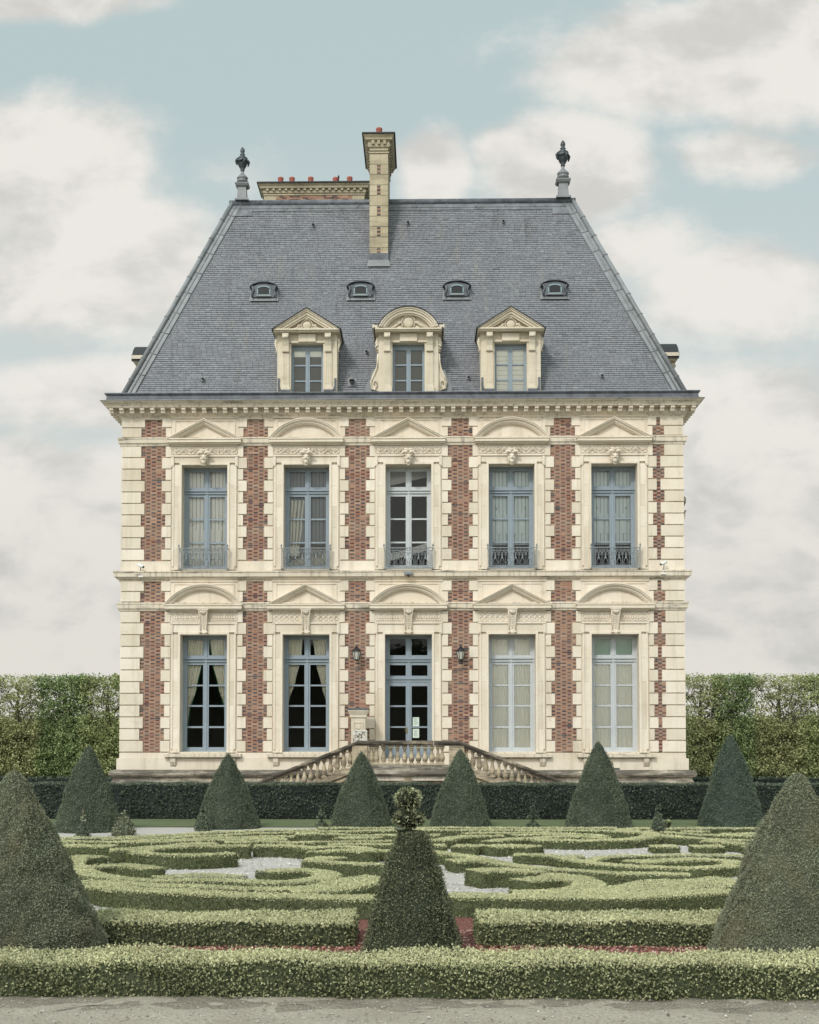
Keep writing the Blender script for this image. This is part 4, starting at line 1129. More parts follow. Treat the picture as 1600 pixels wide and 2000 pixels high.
o = empty('floodlight', W2(DX(798), -.22, Z(1122, -.3))); tag(o, 'small grey floodlight bar on the ledge above the entrance', 'lamp')
b = MB(); b.box(-.13, .13, -.14, -.02, .0, .10); b.box(-.15, .15, -.1, -.04, .02, .04); b.build('housing', MAT['iron'], o)
b = MB(); b.lathe([(.02,-.10),(.035,-.05),(.025,0)], (0,-.08,0), 8); b.build('sensor', MAT['black'], o)
# bust on the right side wall
o = empty('stone_bust', (X0+XR+.16, YF+1.4, Z(1000, 1.4))); tag(o, 'weathered stone bust on a bracket on the right side wall', 'bust')
b = MB()
b.lathe([(.07,0),(.09,.03),(.06,.08),(.14,.18),(.20,.32),(.21,.42),(.15,.50),(.075,.55),(.07,.62)], (0,0,0), 16)
b.ell((.01,0,.74), (.105,.085,.135), 14, 10); b.ell((.115,0,.73), (.022,.018,.03), 8, 5); b.ell((.085,0,.66), (.035,.04,.03), 8, 5); b.ell((.07,0,.785), (.045,.06,.025), 8, 5)
b.ell((0,-.085,.74), (.02,.015,.03), 6, 4); b.ell((0,.085,.74), (.02,.015,.03), 6, 4); b.ell((-.03,0,.80), (.10,.09,.09), 12, 8)
b.ell((.06,0,.42), (.14,.2,.12), 12, 8)
b.build('figure', MAT['stone_torus'], o)
b = MB(); b.box(-.17, .17, -.2, .2, -.06, 0); b.prism([(-.16,-.06),(.14,-.06),(.15,-.2),(.10,-.36),(-.02,-.52),(-.16,-.58)], -.13, .13); b.build('bracket', MAT['stone_dirty'], o)
# =================================================================== ENTRANCE STAIRS
stairs = empty('entrance_stairs', W2(DX(798), -1.5, 0)); tag(stairs, 'double flight of stone entrance stairs with balustrade below the door', 'staircase')
YS = -2.75                                  # balustrade line (front)
def sx(px, py=1500, y=YS): return P(px, py, YF+y).x - X0 - DX(798)
def sz(py, y=YS): return P(798, py, YF+y).z
OY = 1.5                                    # stairs origin offset
yy = YS + OY
xl, xr = sx(703), sx(890)
L0 = DOORB-.02
zt_rail = sz(1446.5)
b = MB()
b.box(xl-.2, xr+.2, yy-.02, OY-.36, 0, L0-.25, .4)
b.build('landing_wall', MAT['stone_bal'], stairs)
b = MB(); b.box(xl-.25, xr+.25, yy-.12, OY-.36, L0-.25, L0, .6); b.build('landing', MAT['stone_dirty'], stairs)
b = MB(); zt1 = sz(1504)
b.prism_x([(yy+.1, zt1+.02), (yy-.14, zt1), (yy-.22, zt1-.05), (yy-.25, zt1-.11), (yy-.22, zt1-.17), (yy-.12, zt1-.20), (yy-.10, zt1-.25), (yy-.06, zt1-.3), (yy+.1, zt1-.3)], xl-.22, xr+.22, .4)
b.build('landing_torus', MAT['stone_torus'], stairs)
bk = MB(); r = 0; z = .0
while z < zt1-.38:
    x = xl-.1-(.1 if r % 2 else 0)
    while x < xr+.1:
        bk.box(max(x, xl-.15), min(x+.2, xr+.15), yy-.045, yy-.02, z, z+.055, random.uniform(0,.5) if random.random() < .75 else random.uniform(.8,1)); x += .215
    z += .068; r += 1
bk.build('brick_facing', MAT['brick'], stairs)
b = MB()
for q in range(11):
    a0, a1 = PI*q/11+.02, PI*(q+1)/11-.02; R1, R0 = .52, .36; zc = sz(1530)-.30
    b.prism([(R0*math.cos(a0), zc+R0*math.sin(a0)), (R1*math.cos(a0), zc+R1*math.sin(a0)), (R1*math.cos(a1), zc+R1*math.sin(a1)), (R0*math.cos(a1), zc+R0*math.sin(a1))], yy-.09, yy-.02, rr())
b.box(-.13, .13, yy-.13, yy-.02, zc+.34, zc+.60, .7); b.build('cellar_arch', MAT['stone_bal'], stairs)
b = MB(); b.prism([(-.34, 0), (.34, 0)]+[(.34*math.cos(t), max(.01,zc)+.34*math.sin(t)) for t in np.linspace(0, PI, 12)], yy-.05, yy-.046) ; b.build('cellar_opening', MAT['groove'], stairs)
# rail, base, newels
RH, RW = .17, .17
def rail(xa, za, xb, zb, name='handrail', mat='stone_rail'):
    b = MB(); n = max(2, int(abs(xb-xa)/.8))
    for k in range(n):
        t0, t1 = k/n, (k+1)/n - .004
        x0, x1 = xa+(xb-xa)*t0, xa+(xb-xa)*t1; z0, z1 = za+(zb-za)*t0, za+(zb-za)*t1
        prof = [(-RW*.75, -RH), (-RW*.8, -RH*.75), (-RW*1.0, -RH*.6), (-RW*1.05, -.05), (-RW*.9, -.01), (0, .0), (RW*.9, -.01), (RW*1.05, -.05), (RW, -RH*.6), (RW*.8, -RH*.75), (RW*.75, -RH)]
        if x0 > x1: x0, x1, z0, z1 = x1, x0, z1, z0
        m_ = len(prof); vs = [(x0, yy+p[0], z0+p[1]) for p in prof]+[(x1, yy+p[0], z1+p[1]) for p in prof]
        fs = [tuple(range(m_)), tuple(range(2*m_-1, m_-1, -1))]+[(i, (i+1) % m_, m_+(i+1) % m_, m_+i)[::-1] for i in range(m_)]
        b.add(vs, fs, rr())
    b.build(name, MAT[mat], stairs)
nl, nr = sx(703), sx(892)
rail(nl-.1, zt_rail, nr+.1, zt_rail)
lx0, lz0 = sx(484), sz(1534); rx0, rz0 = sx(1122), sz(1533)
rail(nl-.08, zt_rail-.01, lx0, lz0); rail(nr+.08, zt_rail-.01, rx0, rz0)
# balusters
bal = MB(); BH = .60
prof = [(.085,0),(.085,.05),(.055,.06),(.05,.09),(.075,.12),(.092,.19),(.088,.25),(.06,.33),(.042,.42),(.038,.47),(.055,.49),(.055,.51),(.05,.52)]
bal.square_lathe([(.088,0),(.088,.055),(.06,.06)]); bal.lathe(prof[2:], (0,0,0), 10); bal.square_lathe([(.05,.52),(.08,.54),(.08,.62)])
zl_b = zt_rail-RH-.60
b0 = bal.build('baluster', MAT['stone_bal'], stairs)
first = True
def put(x, z, k=1.0):
    global first
    if first: o = b0; first = False
    else: o = b0.copy(); COL.objects.link(o); o.parent = stairs
    o.location = (x, yy, z); o.scale = (1, 1, k)
for px in (728,737.5,751.5,765.5,778.5,792.5,806,819.5,832.5,846,857.5,865.5): put(sx(px-2, 1470), zl_b, .97)
for k in range(16):
    t = (k+.9)/16.6; x = nl-.12+(lx0-nl+.12)*t; z = zt_rail+(lz0-zt_rail)*t - RH-.60; put(x, z)
for k in range(17):
    t = (k+.9)/17.4; x = nr+.12+(rx0-nr-.12)*t; z = zt_rail+(rz0-zt_rail)*t - RH-.60; put(x, z)
# base strings
b = MB()
b.box(nl, nr, yy-.15, yy+.13, zl_b-.19, zl_b, .4)
b.build('landing_base', MAT['stone_torus'], stairs)
for (xa, xb, zb_, mt) in ((nl-.05, lx0-.1, lz0, 'stone_bal'), (nr+.05, rx0+.1, rz0, 'stone_bal')):
    za2 = zt_rail-RH-.60; zb2 = zb_-RH-.60
    b = MB(); poly = [(xa, za2), (xb, zb2), (xb, max(zb2-.16, 0.0)), (xa, za2-.20)]; b.prism(poly, yy-.14, yy+.12, .6)
    poly = [(xa, za2-.28), (xb, zb2-.20), (xb, zb2-.30), (xa, za2-.36)]; b.prism(poly, yy-.10, yy+.1, .5)
    poly = [(xa, za2-.05), (xb, zb2-.1), (xb, -.05), (xa, -.05)]; b.prism(poly, yy-.06, yy+.1, .4)
    b.build('stringer', MAT[mt], stairs)
# steps of both flights
for (xa, xb, nm_) in ((xl-.15, lx0-.1, 0), (xr+.15, rx0+.1, 1)):
    b = MB(); n = 8
    for k in range(n):
        x0 = xa+(xb-xa)*k/n; x1 = xa+(xb-xa)*(k+1)/n + (-.03 if xb < xa else .03); z = L0*(1-(k+.6)/n)
        b.box(*sorted((x0, x1)), yy+.1, yy+1.75, 0, z, rr())
    b.build('steps', MAT['stone_dirty'], stairs)
# newels
def newel(x, w=.24):
    b = MB(); b.box(x-w, x+w, yy-.156, yy+.156, zl_b-.205, zt_rail-RH+.005, .6); b.box(x-w+.07, x+w-.07, yy-.17, yy-.15, zl_b+.06, zt_rail-RH-.08, .8)
    b.build('newel_post', MAT['stone_bal'], stairs)
newel(nl); newel(nr)
# pedestal and mottled block on the landing
x = DX(701, -.7); o = empty('stone_pedestal', W2(x, -.75, L0)); tag(o, 'tall cream stone pedestal with panelled front standing left of the door', 'pedestal')
zt = Z(1383, -.75)-L0; b = MB()
b.square_lathe([(.30,0),(.30,.12),(.25,.16),(.24,zt-.36),(.25,zt-.34)]); b.build('shaft', MAT['stone_bal' if 0 else 'stone_dormer'], o)
b = MB()
for (xa, xb, za, zb2) in ((-.16,.16,zt-.50,zt-.47),(-.16,.16,zt-.80,zt-.77),(-.16,-.13,zt-.77,zt-.50),(.13,.16,zt-.77,zt-.50),(-.08,.08,zt-.70,zt-.57)): b.box(xa, xb, -.262, -.24, za, zb2)
b.build('carved_panel', MAT['stone_dormer'], o)
b = MB(); b.square_lathe([(.25,zt-.34),(.28,zt-.31),(.28,zt-.24),(.33,zt-.14),(.35,zt-.10),(.35,zt-.06)]); b.build('capital', MAT['stone_dormer'], o)
b = MB(); b.square_lathe([(.37,zt-.06),(.37,zt-.03),(.30,zt)]); b.build('lead_top', MAT['lead_dark'], o)
x = P(704, 1430, YF-1.7).x; o = empty('lichen_block', (x, YF-1.7, L0)); 
b = MB(); zt = P(704, 1425.5, YF-1.7).z-L0
b.square_lathe([(.23,0),(.23,zt-.06),(.21,zt)]); 
mt = stone_mat('mottled_stone', (0.66,0.62,0.55), (0.50,0.46,0.40)); nt = mt.node_tree
bs = nt.nodes['Principled BSDF']; src = bs.inputs['Base Color'].links[0].from_socket
c_ = mixc(nt, ramp(nt, noi(nt, posn(nt), 16, 5), [(.5,(0,0,0)),(.58,(1,1,1))]), src, (.13,.11,.09)); nt.links.new(c_, bs.inputs['Base Color'])
b.build('mottled_block', mt, o); tag(o, 'pale stone block mottled with dark lichen behind the left end of the landing rail', 'stone block')
# =================================================================== GROUND
def ground_mat(name, c0, c1, c2, sc=2.0, fine=60, bstr=.5, extra=None):
    m, nt, b = mat_new(name, .95, .1); p = posn(nt)
    c = ramp(nt, noi(nt, p, sc, 6), [(.3, c0), (.7, c1)])
    c = mixc(nt, ramp(nt, noi(nt, p, fine, 3), [(.38,(0,0,0)),(.62,(.6,)*3)]), c, c2)
    if extra: c = mixc(nt, ramp(nt, noi(nt, p, extra[1], 2), [(.60,(0,0,0)),(.66,(.8,)*3)]), c, extra[0])
    nt.links.new(c, b.inputs['Base Color']); bump(nt, b, noi(nt, p, fine*.7, 4), bstr, .02); return m
MAT['gravel'] = ground_mat('pale_gravel', (.44,.405,.37), (.52,.48,.44), (.36,.33,.30), 1.5, 30)
MAT['soil'] = ground_mat('sandy_soil', (.32,.275,.215), (.42,.37,.30), (.22,.19,.15), 1.6, 26, .8, ((.40,.38,.34), 70))
MAT['soil_dark'] = ground_mat('dark_soil', (.19,.162,.125), (.30,.26,.205), (.13,.112,.088), 2.5, 30, .9, ((.36,.34,.30), 55))  # darker brown soil along the foot of the front hedge
MAT['redgravel'] = ground_mat('crushed_brick', (.15,.06,.05), (.22,.09,.075), (.08,.04,.035), 12, 26, .9, ((.50,.27,.22), 38))
MAT['lawn'] = ground_mat('mown_grass', (.115,.135,.07), (.165,.185,.10), (.08,.10,.05), .8, 30)
MAT['far'] = ground_mat('far_grass', (.07,.09,.04), (.09,.12,.05), (.05,.06,.03), .3, 8)
def sheet(name, xa, xb, ya, yb, z, mat, nx=1, ny=1, amp=0, kind='structure', sc=1.0):
    s = MB(); vs = []; fs = []
    for j in range(ny+1):
        for i in range(nx+1):
            x = xa+(xb-xa)*i/nx; y = ya+(yb-ya)*j/ny; zz = z
            if amp: zz += amp*noise.fractal(Vector((x*sc, y*sc, 0)), 1.0, 2.0, 5)
            vs.append((x, y, zz))
    for j in range(ny):
        for i in range(nx): a = j*(nx+1)+i; fs.append((a, a+1, a+nx+2, a+nx+1))
    s.add(vs, fs, .5, 0, True); o = s.build(name, mat); tag(o, kind=kind); return o
g = sheet('ground', -900, 900, -120, 1800, -0.08, MAT['far'])
sheet('gravel_court', -40, 40, 19.0, 60, 0.012, MAT['gravel'])
yl0 = G(800, 1617.5).y; yl1 = G(800, 1601).y
lawn = sheet('lawn', -40, 40, yl0, yl1+2, 0.028, MAT['lawn'])
sheet('path', -14, 14, 6.0, 13.6, 0.0, MAT['soil'], 180, 60, .022, sc=1.6)
ysoil = G(800, 1984).y
o = sheet('planting_strip', -8, 8, ysoil, 13.6, 0.006, MAT['soil_dark'], 160, 20, .022, sc=3.0)
for v in o.data.vertices:
    if v.co.y < ysoil+.35: v.co.y += .25*noise.noise(Vector((v.co.x*1.2, 3, 0))) ; v.co.z -= max(0,(ysoil+.35-v.co.y))*.1
sheet('crushed_brick_bed', -14, 14, 13.6, 19.0, 0.012, MAT['redgravel'], 90, 60, .02, sc=6)
# loose stones and brick chips (uncountable)
def scatter(name, xr_, yr_, n, size, cols, z=.02, label=None):
    vs = []; p = np.stack([RNG.uniform(*xr_, n), RNG.uniform(*yr_, n), np.full(n, z)], 1)
    T = np.array([[0,0,.7],[1,0,0],[-.3,.9,0],[-.8,-.3,.1],[.1,-.9,0]])
    tri = [(0,1,2),(0,2,3),(0,3,4),(0,4,1)]
    s = size*RNG.uniform(.4,1.5,(n,1,1)); sh = RNG.uniform(.6,1.3,(n,5,3)); an = RNG.uniform(0,2*PI,n)
    R = np.zeros((n,3,3)); R[:,0,0]=np.cos(an); R[:,0,1]=-np.sin(an); R[:,1,0]=np.sin(an); R[:,1,1]=np.cos(an); R[:,2,2]=1
    V = np.einsum('nij,nkj->nki', R, T[None]*sh)*s + p[:,None,:]
    q = np.stack([V[:, list(t)] for t in tri], 1).reshape(-1,3,3)
    me = np_mesh(name, q, 3, np.repeat(RNG.uniform(0,1,n), 4), cols)
    o = link(name, me); tag(o, kind='stuff'); return o
mp, nt, bb = mat_new('pebbles', .9); nt.links.new(ramp(nt, attr(nt), [(0,(.10,.09,.07)),(.5,(.26,.23,.19)),(.85,(.42,.39,.34)),(1,(.62,.60,.56))]), bb.inputs['Base Color'])
scatter('loose_pebbles', (-6, 6), (9.8, 13.2), 6500, .008, mp, .010)
scatter('loose_pebbles', (-6, 6), (11.6, 12.9), 420, .014, mp, .012)
mb_, nt, bb = mat_new('brick_chips', .9); nt.links.new(ramp(nt, attr(nt), [(0,(.06,.03,.028)),(.35,(.20,.075,.055)),(.8,(.34,.15,.115)),(1,(.55,.38,.32))]), bb.inputs['Base Color'])
scatter('brick_chips', (-5.5, 5.5), (13.5, 17.2), 24000, .018, mb_, .028)
mg_, nt, bb = mat_new('gravel_grains', .9); nt.links.new(ramp(nt, attr(nt), [(0,(.22,.19,.17)),(.5,(.45,.41,.37)),(1,(.70,.66,.61))]), bb.inputs['Base Color'])
scatter('loose_gravel', (-10, 10), (19, 32), 22000, .020, mg_, .02)
# =================================================================== HEDGES
def smooth_path(pts, step=.12):
    P_ = [Vector(p) for p in pts]
    if len(P_) < 3:
        n = max(2, int((P_[1]-P_[0]).length/step)); return [P_[0].lerp(P_[1], i/n) for i in range(n+1)]
    out = []
    for i in range(len(P_)-1):
        p0 = P_[max(i-1,0)]; p1 = P_[i]; p2 = P_[i+1]; p3 = P_[min(i+2,len(P_)-1)]
        n = max(2, int((p2-p1).length/step))
        for k in range(n):
            t = k/n
            out.append(0.5*((2*p1)+(p2-p0)*t+(2*p0-5*p1+4*p2-p3)*t*t+(3*p1-p0-3*p2+p3)*t**3))
    out.append(P_[-1]); return out
KR = 5
def rosette(p, n, ls, aspect):
    N = len(p); n = unit(n); c = unit(n + RNG.normal(size=(N,3))*.35)
    P5 = np.repeat(p, KR, 0); C5 = np.repeat(c, KR, 0)
    return leaf_quads(P5 + C5*ls*.15, C5*.75, ls, aspect, 1.0, 1.05)
def ros_r(r): return np.clip(np.repeat(r, KR) + RNG.uniform(-.13, .13, len(r)*KR), 0, 1)
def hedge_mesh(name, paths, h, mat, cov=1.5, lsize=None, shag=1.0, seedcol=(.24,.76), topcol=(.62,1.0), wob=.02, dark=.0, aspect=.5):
    """paths: list of (points xy, width or widths); one mesh of a dark core and small leaves on top and sides"""
    EV, EF = [], []; Q = []; RV = []
    for pi_, (pts, w) in enumerate(paths):
        sp = smooth_path([(p[0], p[1], 0) for p in pts]); n = len(sp); shrink = .065 if h < .5 else 0
        ws = [w]*n if not isinstance(w, (list, tuple)) else list(np.interp(np.linspace(0, 1, n), np.linspace(0, 1, len(w)), w))
        Ls, Rs = [], []
        for i, p in enumerate(sp):
            t = (sp[min(i+1, n-1)]-sp[max(i-1, 0)]).normalized(); nn = Vector((-t.y, t.x, 0))
            wi = ws[i] - shrink
            Ls.append(p+nn*wi/2); Rs.append(p-nn*wi/2)
        o = len(EV); ins = .035
        for L_, R_ in zip(Ls, Rs):
            m_ = (L_-R_).normalized()*ins
            a, c = L_-m_, R_+m_
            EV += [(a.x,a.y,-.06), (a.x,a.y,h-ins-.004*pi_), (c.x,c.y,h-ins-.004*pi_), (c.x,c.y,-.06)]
        for i in range(n-1):
            k = o+4*i; EF += [(k,k+4,k+5,k+1), (k+1,k+5,k+6,k+2), (k+2,k+6,k+7,k+3)]
        EF += [(o,o+1,o+2,o+3), (o+4*n-4,o+4*n-1,o+4*n-2,o+4*n-3)]
        La = np.array([tuple(v) for v in Ls]); Ra = np.array([tuple(v) for v in Rs])
        d = np.mean(np.hypot(La[:,0]-EYE.x, La[:,1]-EYE.y))
        ls = lsize or min(.060, max(.026, .0017*d))
        seg = (np.linalg.norm(La[1:]-La[:-1],axis=1)+np.linalg.norm(Ra[1:]-Ra[:-1],axis=1))/2
        wm = np.array(ws[:-1]); 
        def samp(wts, N):
            pr = wts/wts.sum(); i = RNG.choice(len(pr), N, p=pr); t = RNG.uniform(0,1,(N,1)); return i, t
        dens = cov/(ls*ls*aspect)/KR
        # top
        N = int((seg*wm).sum()*dens)
        i, t = samp(seg*wm, N); u = RNG.uniform(0,1,(N,1))
        A = La[i]*(1-t)+La[i+1]*t; B = Ra[i]*(1-t)+Ra[i+1]*t; p = A*(1-u)+B*u
        edge = np.minimum(u, 1-u)[:,0]*wm[i]
        p[:,2] = h - .03*np.clip(1-edge/.05,0,1) + RNG.normal(0, .010*shag, N)
        p[:,2] += wob*np.sin(p[:,0]*3.1+p[:,1]*2.3)*np.sin(p[:,0]*1.3-p[:,1]*1.9+1)
        nn = np.tile(np.array([[0,0,1.0]]), (N,1))
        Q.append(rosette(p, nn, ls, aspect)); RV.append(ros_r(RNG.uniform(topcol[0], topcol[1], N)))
        # sides
        for S, sg in ((La,1),(Ra,-1)):
            sgm = np.linalg.norm(S[1:]-S[:-1],axis=1)+1e-6
            N = max(8, int(sgm.sum()*h*dens)); i, t = samp(sgm, N); p = S[i]*(1-t)+S[i+1]*t
            out = unit((La[i]-Ra[i])*sg); v = RNG.uniform(0.02,1,(N,1))**.92
            p[:,2] = v[:,0]*h; p += out*(RNG.normal(0,.012*shag,(N,1)) + wob*np.sin(p[:,:1]*4.7+p[:,2:3]*7) - .03*np.clip((v-.9)/.1,0,1))
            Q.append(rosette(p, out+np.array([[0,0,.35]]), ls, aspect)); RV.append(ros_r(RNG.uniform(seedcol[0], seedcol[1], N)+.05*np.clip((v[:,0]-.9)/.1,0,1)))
        for (a, c, dr) in ((La[0], Ra[0], La[0]+Ra[0]-La[1]-Ra[1]), (La[-1], Ra[-1], La[-1]+Ra[-1]-La[-2]-Ra[-2])):
            ww = np.linalg.norm(a-c); N = max(6, int(ww*h*dens)); u = RNG.uniform(0,1,(N,1)); p = a*(1-u)+c*u; out = unit(np.tile(dr[None],(N,1)))
            v = RNG.uniform(.02,1,N); p[:,2] = v*h; p += out*RNG.normal(0,.012*shag,(N,1))
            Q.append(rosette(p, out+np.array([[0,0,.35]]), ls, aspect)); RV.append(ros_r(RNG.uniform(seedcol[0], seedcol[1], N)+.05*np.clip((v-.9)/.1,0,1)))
    q = np.concatenate(Q); rv = np.clip(np.concatenate(RV), 0, 1)
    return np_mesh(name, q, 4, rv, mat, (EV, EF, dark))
def hedge_thing(name, label, cat, paths, h, mat, grp=None, origin=None, **k):
    o0 = paths[0][0][0]
    pp = [([(p[0]-o0[0], p[1]-o0[1]) for p in pts], w) for (pts, w) in paths]
    # shift eye-relative distance estimate
    me = hedge_mesh(name, pp, h, mat, **k)
    o = link(name, me, None, (o0[0], o0[1], 0)); tag(o, label, cat, grp); return o
HT = .27
def gp(pts, h=HT): 
    out = []
    for (x, y) in pts: q = G(x, y, h); out.append((q.x, q.y))
    return out
def lsz(pts): 
    d = np.mean([p[1] for p in pts]); return min(.062, max(.026, .0019*d))
# front hedge
yf = G(800, 1953).y; hf = .335; yb = G(800, 1857, hf).y
yc = (yf+yb)/2; wf = yb-yf
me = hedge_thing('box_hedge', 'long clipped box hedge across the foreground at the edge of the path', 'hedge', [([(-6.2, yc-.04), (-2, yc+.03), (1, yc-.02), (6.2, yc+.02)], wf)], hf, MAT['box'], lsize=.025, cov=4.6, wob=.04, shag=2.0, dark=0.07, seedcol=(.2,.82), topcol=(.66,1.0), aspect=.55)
# second row
for (xa, xb, lab) in ((150, 689, 'straight clipped box hedge in front of the parterre, left of the middle topiary'), (935, 1480, 'straight clipped box hedge in front of the parterre, right of the middle topiary')):
    p = gp([(xa, 1788), (xb, 1788)], .30); ya = G(xa, 1853).y; y2 = G(xa, 1778, .30).y; y2 = max(y2, ya+.8)
    yc = (ya+y2)/2; k = yc/p[0][1]
    fa, fb = G(xa, 1850).x, G(xb, 1850).x
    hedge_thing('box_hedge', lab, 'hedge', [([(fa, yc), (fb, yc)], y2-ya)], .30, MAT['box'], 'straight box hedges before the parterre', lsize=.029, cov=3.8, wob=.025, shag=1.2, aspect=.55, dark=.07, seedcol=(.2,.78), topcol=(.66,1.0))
# parterre: each joined figure is one hedge
PW = .55
FIG = [
 ('bowed outer box hedge of the parterre, left half, joined to a long scroll', [([(150,1722),(250,1736),(340,1740),(450,1746),(600,1751),(745,1753)],.68),
   ([(192,1674),(165,1672),(145,1677),(140,1686),(152,1696),(185,1708),(240,1716),(320,1719),(400,1718),(470,1720),(540,1724),(600,1720),(640,1711),(625,1702),(570,1699),(512,1702)],.55),
   ([(150,1695),(200,1690),(250,1690),(303,1696)],.55), ([(300,1713),(400,1709),(470,1712)],.5), ([(560,1739),(640,1734),(700,1720),(752,1713)],1.0), ([(200,1722),(300,1729),(420,1733),(560,1738)],.55)]),
 ('bowed outer box hedge of the parterre, right half, swelling toward the right cone', [([(872,1748),(940,1750),(1040,1751),(1104,1751),(1200,1751),(1300,1746),(1430,1738)],.75),
   ([(1016,1719),(1050,1716),(1090,1714),(1130,1717),(1152,1726),(1130,1737),(1060,1742)],.62), ([(1060,1708),(1100,1710),(1140,1716)],.6), ([(1180,1748),(1260,1736),(1320,1726),(1380,1725),(1450,1718)],1.3), ([(1000,1742),(1120,1742),(1220,1742)],.7)]),
 ('C shaped scroll hedge left of the open gravel patch', [([(455,1666),(400,1669),(345,1670),(300,1668),(272,1663),(300,1657),(360,1653),(430,1652),(488,1652)],.52), ([(215,1660),(252,1659),(300,1654),(350,1650),(420,1647)],.55)]),
 ('curved hedge bordering the back of the open gravel patch', [([(496,1652),(560,1652),(625,1657)],.55), ([(613,1664),(650,1661),(700,1661),(720,1664)],.5), ([(620,1654),(700,1655),(719,1662)],.5)]),
 ('hooked hedge ending just left of the middle topiary', [([(667,1677),(630,1675),(613,1680),(650,1684),(700,1687),(770,1688)],.5)]),
 ('straight hedge stub at the far left edge of the parterre', [([(60,1651),(120,1651),(221,1653)],.62)]),
 ('thin curved hedge crossing behind the left scrolls', [([(90,1643),(250,1645),(370,1642),(450,1640),(560,1640)],.5), ([(440,1645),(520,1644),(600,1646)],.5)]),
 ('outer rim hedge at the back left of the parterre', [([(110,1637),(200,1636),(310,1632),(430,1625),(520,1622),(620,1620)],.5)]),
 ('second rim hedge at the back left, just inside the outer rim', [([(200,1640),(330,1636),(450,1630),(600,1625),(700,1623),(780,1621)],.45)]),
 ('narrow looped hedge at the back left with small gravel gap', [([(240,1644),(340,1640),(420,1637),(500,1634),(575,1634)],.45), ([(430,1641),(500,1638),(555,1638)],.45)]),
 ('short dark hedge block behind the back left gravel gap', [([(577,1629),(655,1629)],.5), ([(655,1629),(700,1632),(740,1632)],.4)]),
 ('short flat topped hedge just right of the back left gravel gap', [([(664,1638),(700,1636),(741,1637)],.6), ([(560,1647),(640,1644),(720,1643),(790,1642)],.4)]),
 ('straight hedge behind the middle topiary, left side', [([(640,1650),(700,1649),(780,1649)],.45), ([(725,1660),(790,1663)],.55)]),
 ('straight rim hedge at the very back behind the middle topiary', [([(620,1617.5),(820,1617),(1000,1617),(1205,1617.5)],.5)]),
 ('inner rim hedge parallel to the back edge, right of centre', [([(800,1621.5),(1000,1621.5),(1170,1623),(1245,1626)],.45)]),
 ('thin hedge line behind the right gravel path', [([(905,1628),(1000,1626.5),(1080,1627),(1150,1630),(1183,1634)],.42), ([(1000,1631),(1080,1630),(1140,1634)],.4)]),
 ('S shaped hedge right behind the middle topiary', [([(838,1641),(866,1641),(884,1636),(920,1633),(984,1633)],.5), ([(730,1631),(800,1631),(860,1631)],.45)]),
 ('short hedge stub touching the right side of the middle topiary', [([(800,1651),(871,1651)],.55)]),
 ('small rectangular box block, nearest the middle topiary on its right', [([(888,1651.5),(938,1653)],.62)]),
 ('squat angular box block in the centre of the right half', [([(952,1653.5),(1000,1652),(1049,1654)],.72), ([(955,1644),(990,1640),(1020,1637),(1075,1638)],.5)]),
 ('long diagonal hedge running down right from the middle topiary', [([(840,1663),(880,1668),(925,1674),(970,1684),(1030,1693),(1080,1698),(1150,1702),(1230,1706),(1300,1707),(1349,1708)],.5), ([(880,1681),(945,1679)],.68)]),
 ('straight box block lying in front of the diagonal hedge', [([(924,1701),(980,1699),(1048,1703)],.66), ([(1000,1699),(1060,1704)],.5)]),
 ('large looped hedge in the right half with a hooked inner arm', [([(1004,1669),(1050,1670),(1090,1673),(1130,1681),(1180,1688),(1260,1693),(1340,1695),(1405,1693),(1436,1687),(1420,1681),(1370,1679)],.5), ([(1145,1684),(1165,1676),(1210,1672),(1283,1670),(1380,1670),(1470,1672)],.42), ([(1235,1684),(1300,1680),(1390,1678)],.7), ([(1110,1672),(1140,1672)],.5)]),
 ('oblong box block on the gravel, left of two at the right', [([(1271,1653),(1323,1653)],.6)]),
 ('oblong box block on the gravel, right of two at the right', [([(1350,1653),(1411,1653)],.6)]),
 ('box block half hidden by the right foreground cone', [([(1452,1655),(1520,1655)],.6)]),
 ('big horseshoe hedge at the back right enclosing red gravel', [([(1045,1640),(1120,1642),(1190,1641),(1245,1638),(1271,1632),(1262,1626),(1215,1621),(1240,1618.5),(1287,1617.5)],.55), ([(1045,1636),(1100,1634),(1150,1635),(1184,1638)],.45)]),
 ('long straight hedge receding to the right edge from the horseshoe', [([(1276,1631),(1320,1634),(1375,1638),(1440,1641),(1520,1642)],.5)]),
 ('pointed loop hedge at the back right behind the long straight hedge', [([(1340,1617.5),(1295,1619),(1280,1622),(1320,1627),(1400,1631),(1500,1634)],.45)]),
 ('short stepped hedge at the right beside the foreground cone', [([(1373,1642),(1410,1644),(1450,1648),(1510,1649)],.55)]),
 ('small hedge bar in the back right corner', [([(1330,1624),(1386,1625)],.45)]),
 ('last thin hedge bar in the back right corner, nearest the far cone', [([(1345,1617.5),(1500,1617.5)],.4), ([(1410,1629),(1500,1628)],.45)]),
]
def fig_h(lab):
    for k, v in (('oblong', .15), ('half hidden', .16), ('small rectangular', .19), ('squat angular', .21), ('long diagonal', .22), ('large looped', .19), ('horseshoe enclosing', .20), ('big horseshoe', .20),
                 ('long straight hedge receding', .19), ('pointed loop', .18), ('stepped', .19), ('corner', .18), ('rim', .20), ('thin', .20), ('narrow looped', .20), ('stub touching', .20), ('S shaped', .20),
                 ('dark hedge block', .22), ('flat topped', .21), ('straight hedge behind', .21), ('curved hedge bordering', .24), ('bowed', .27), ('C shaped', .27), ('hooked hedge', .28), ('lying in front', .28)):
        if k in lab: return v
    return .24
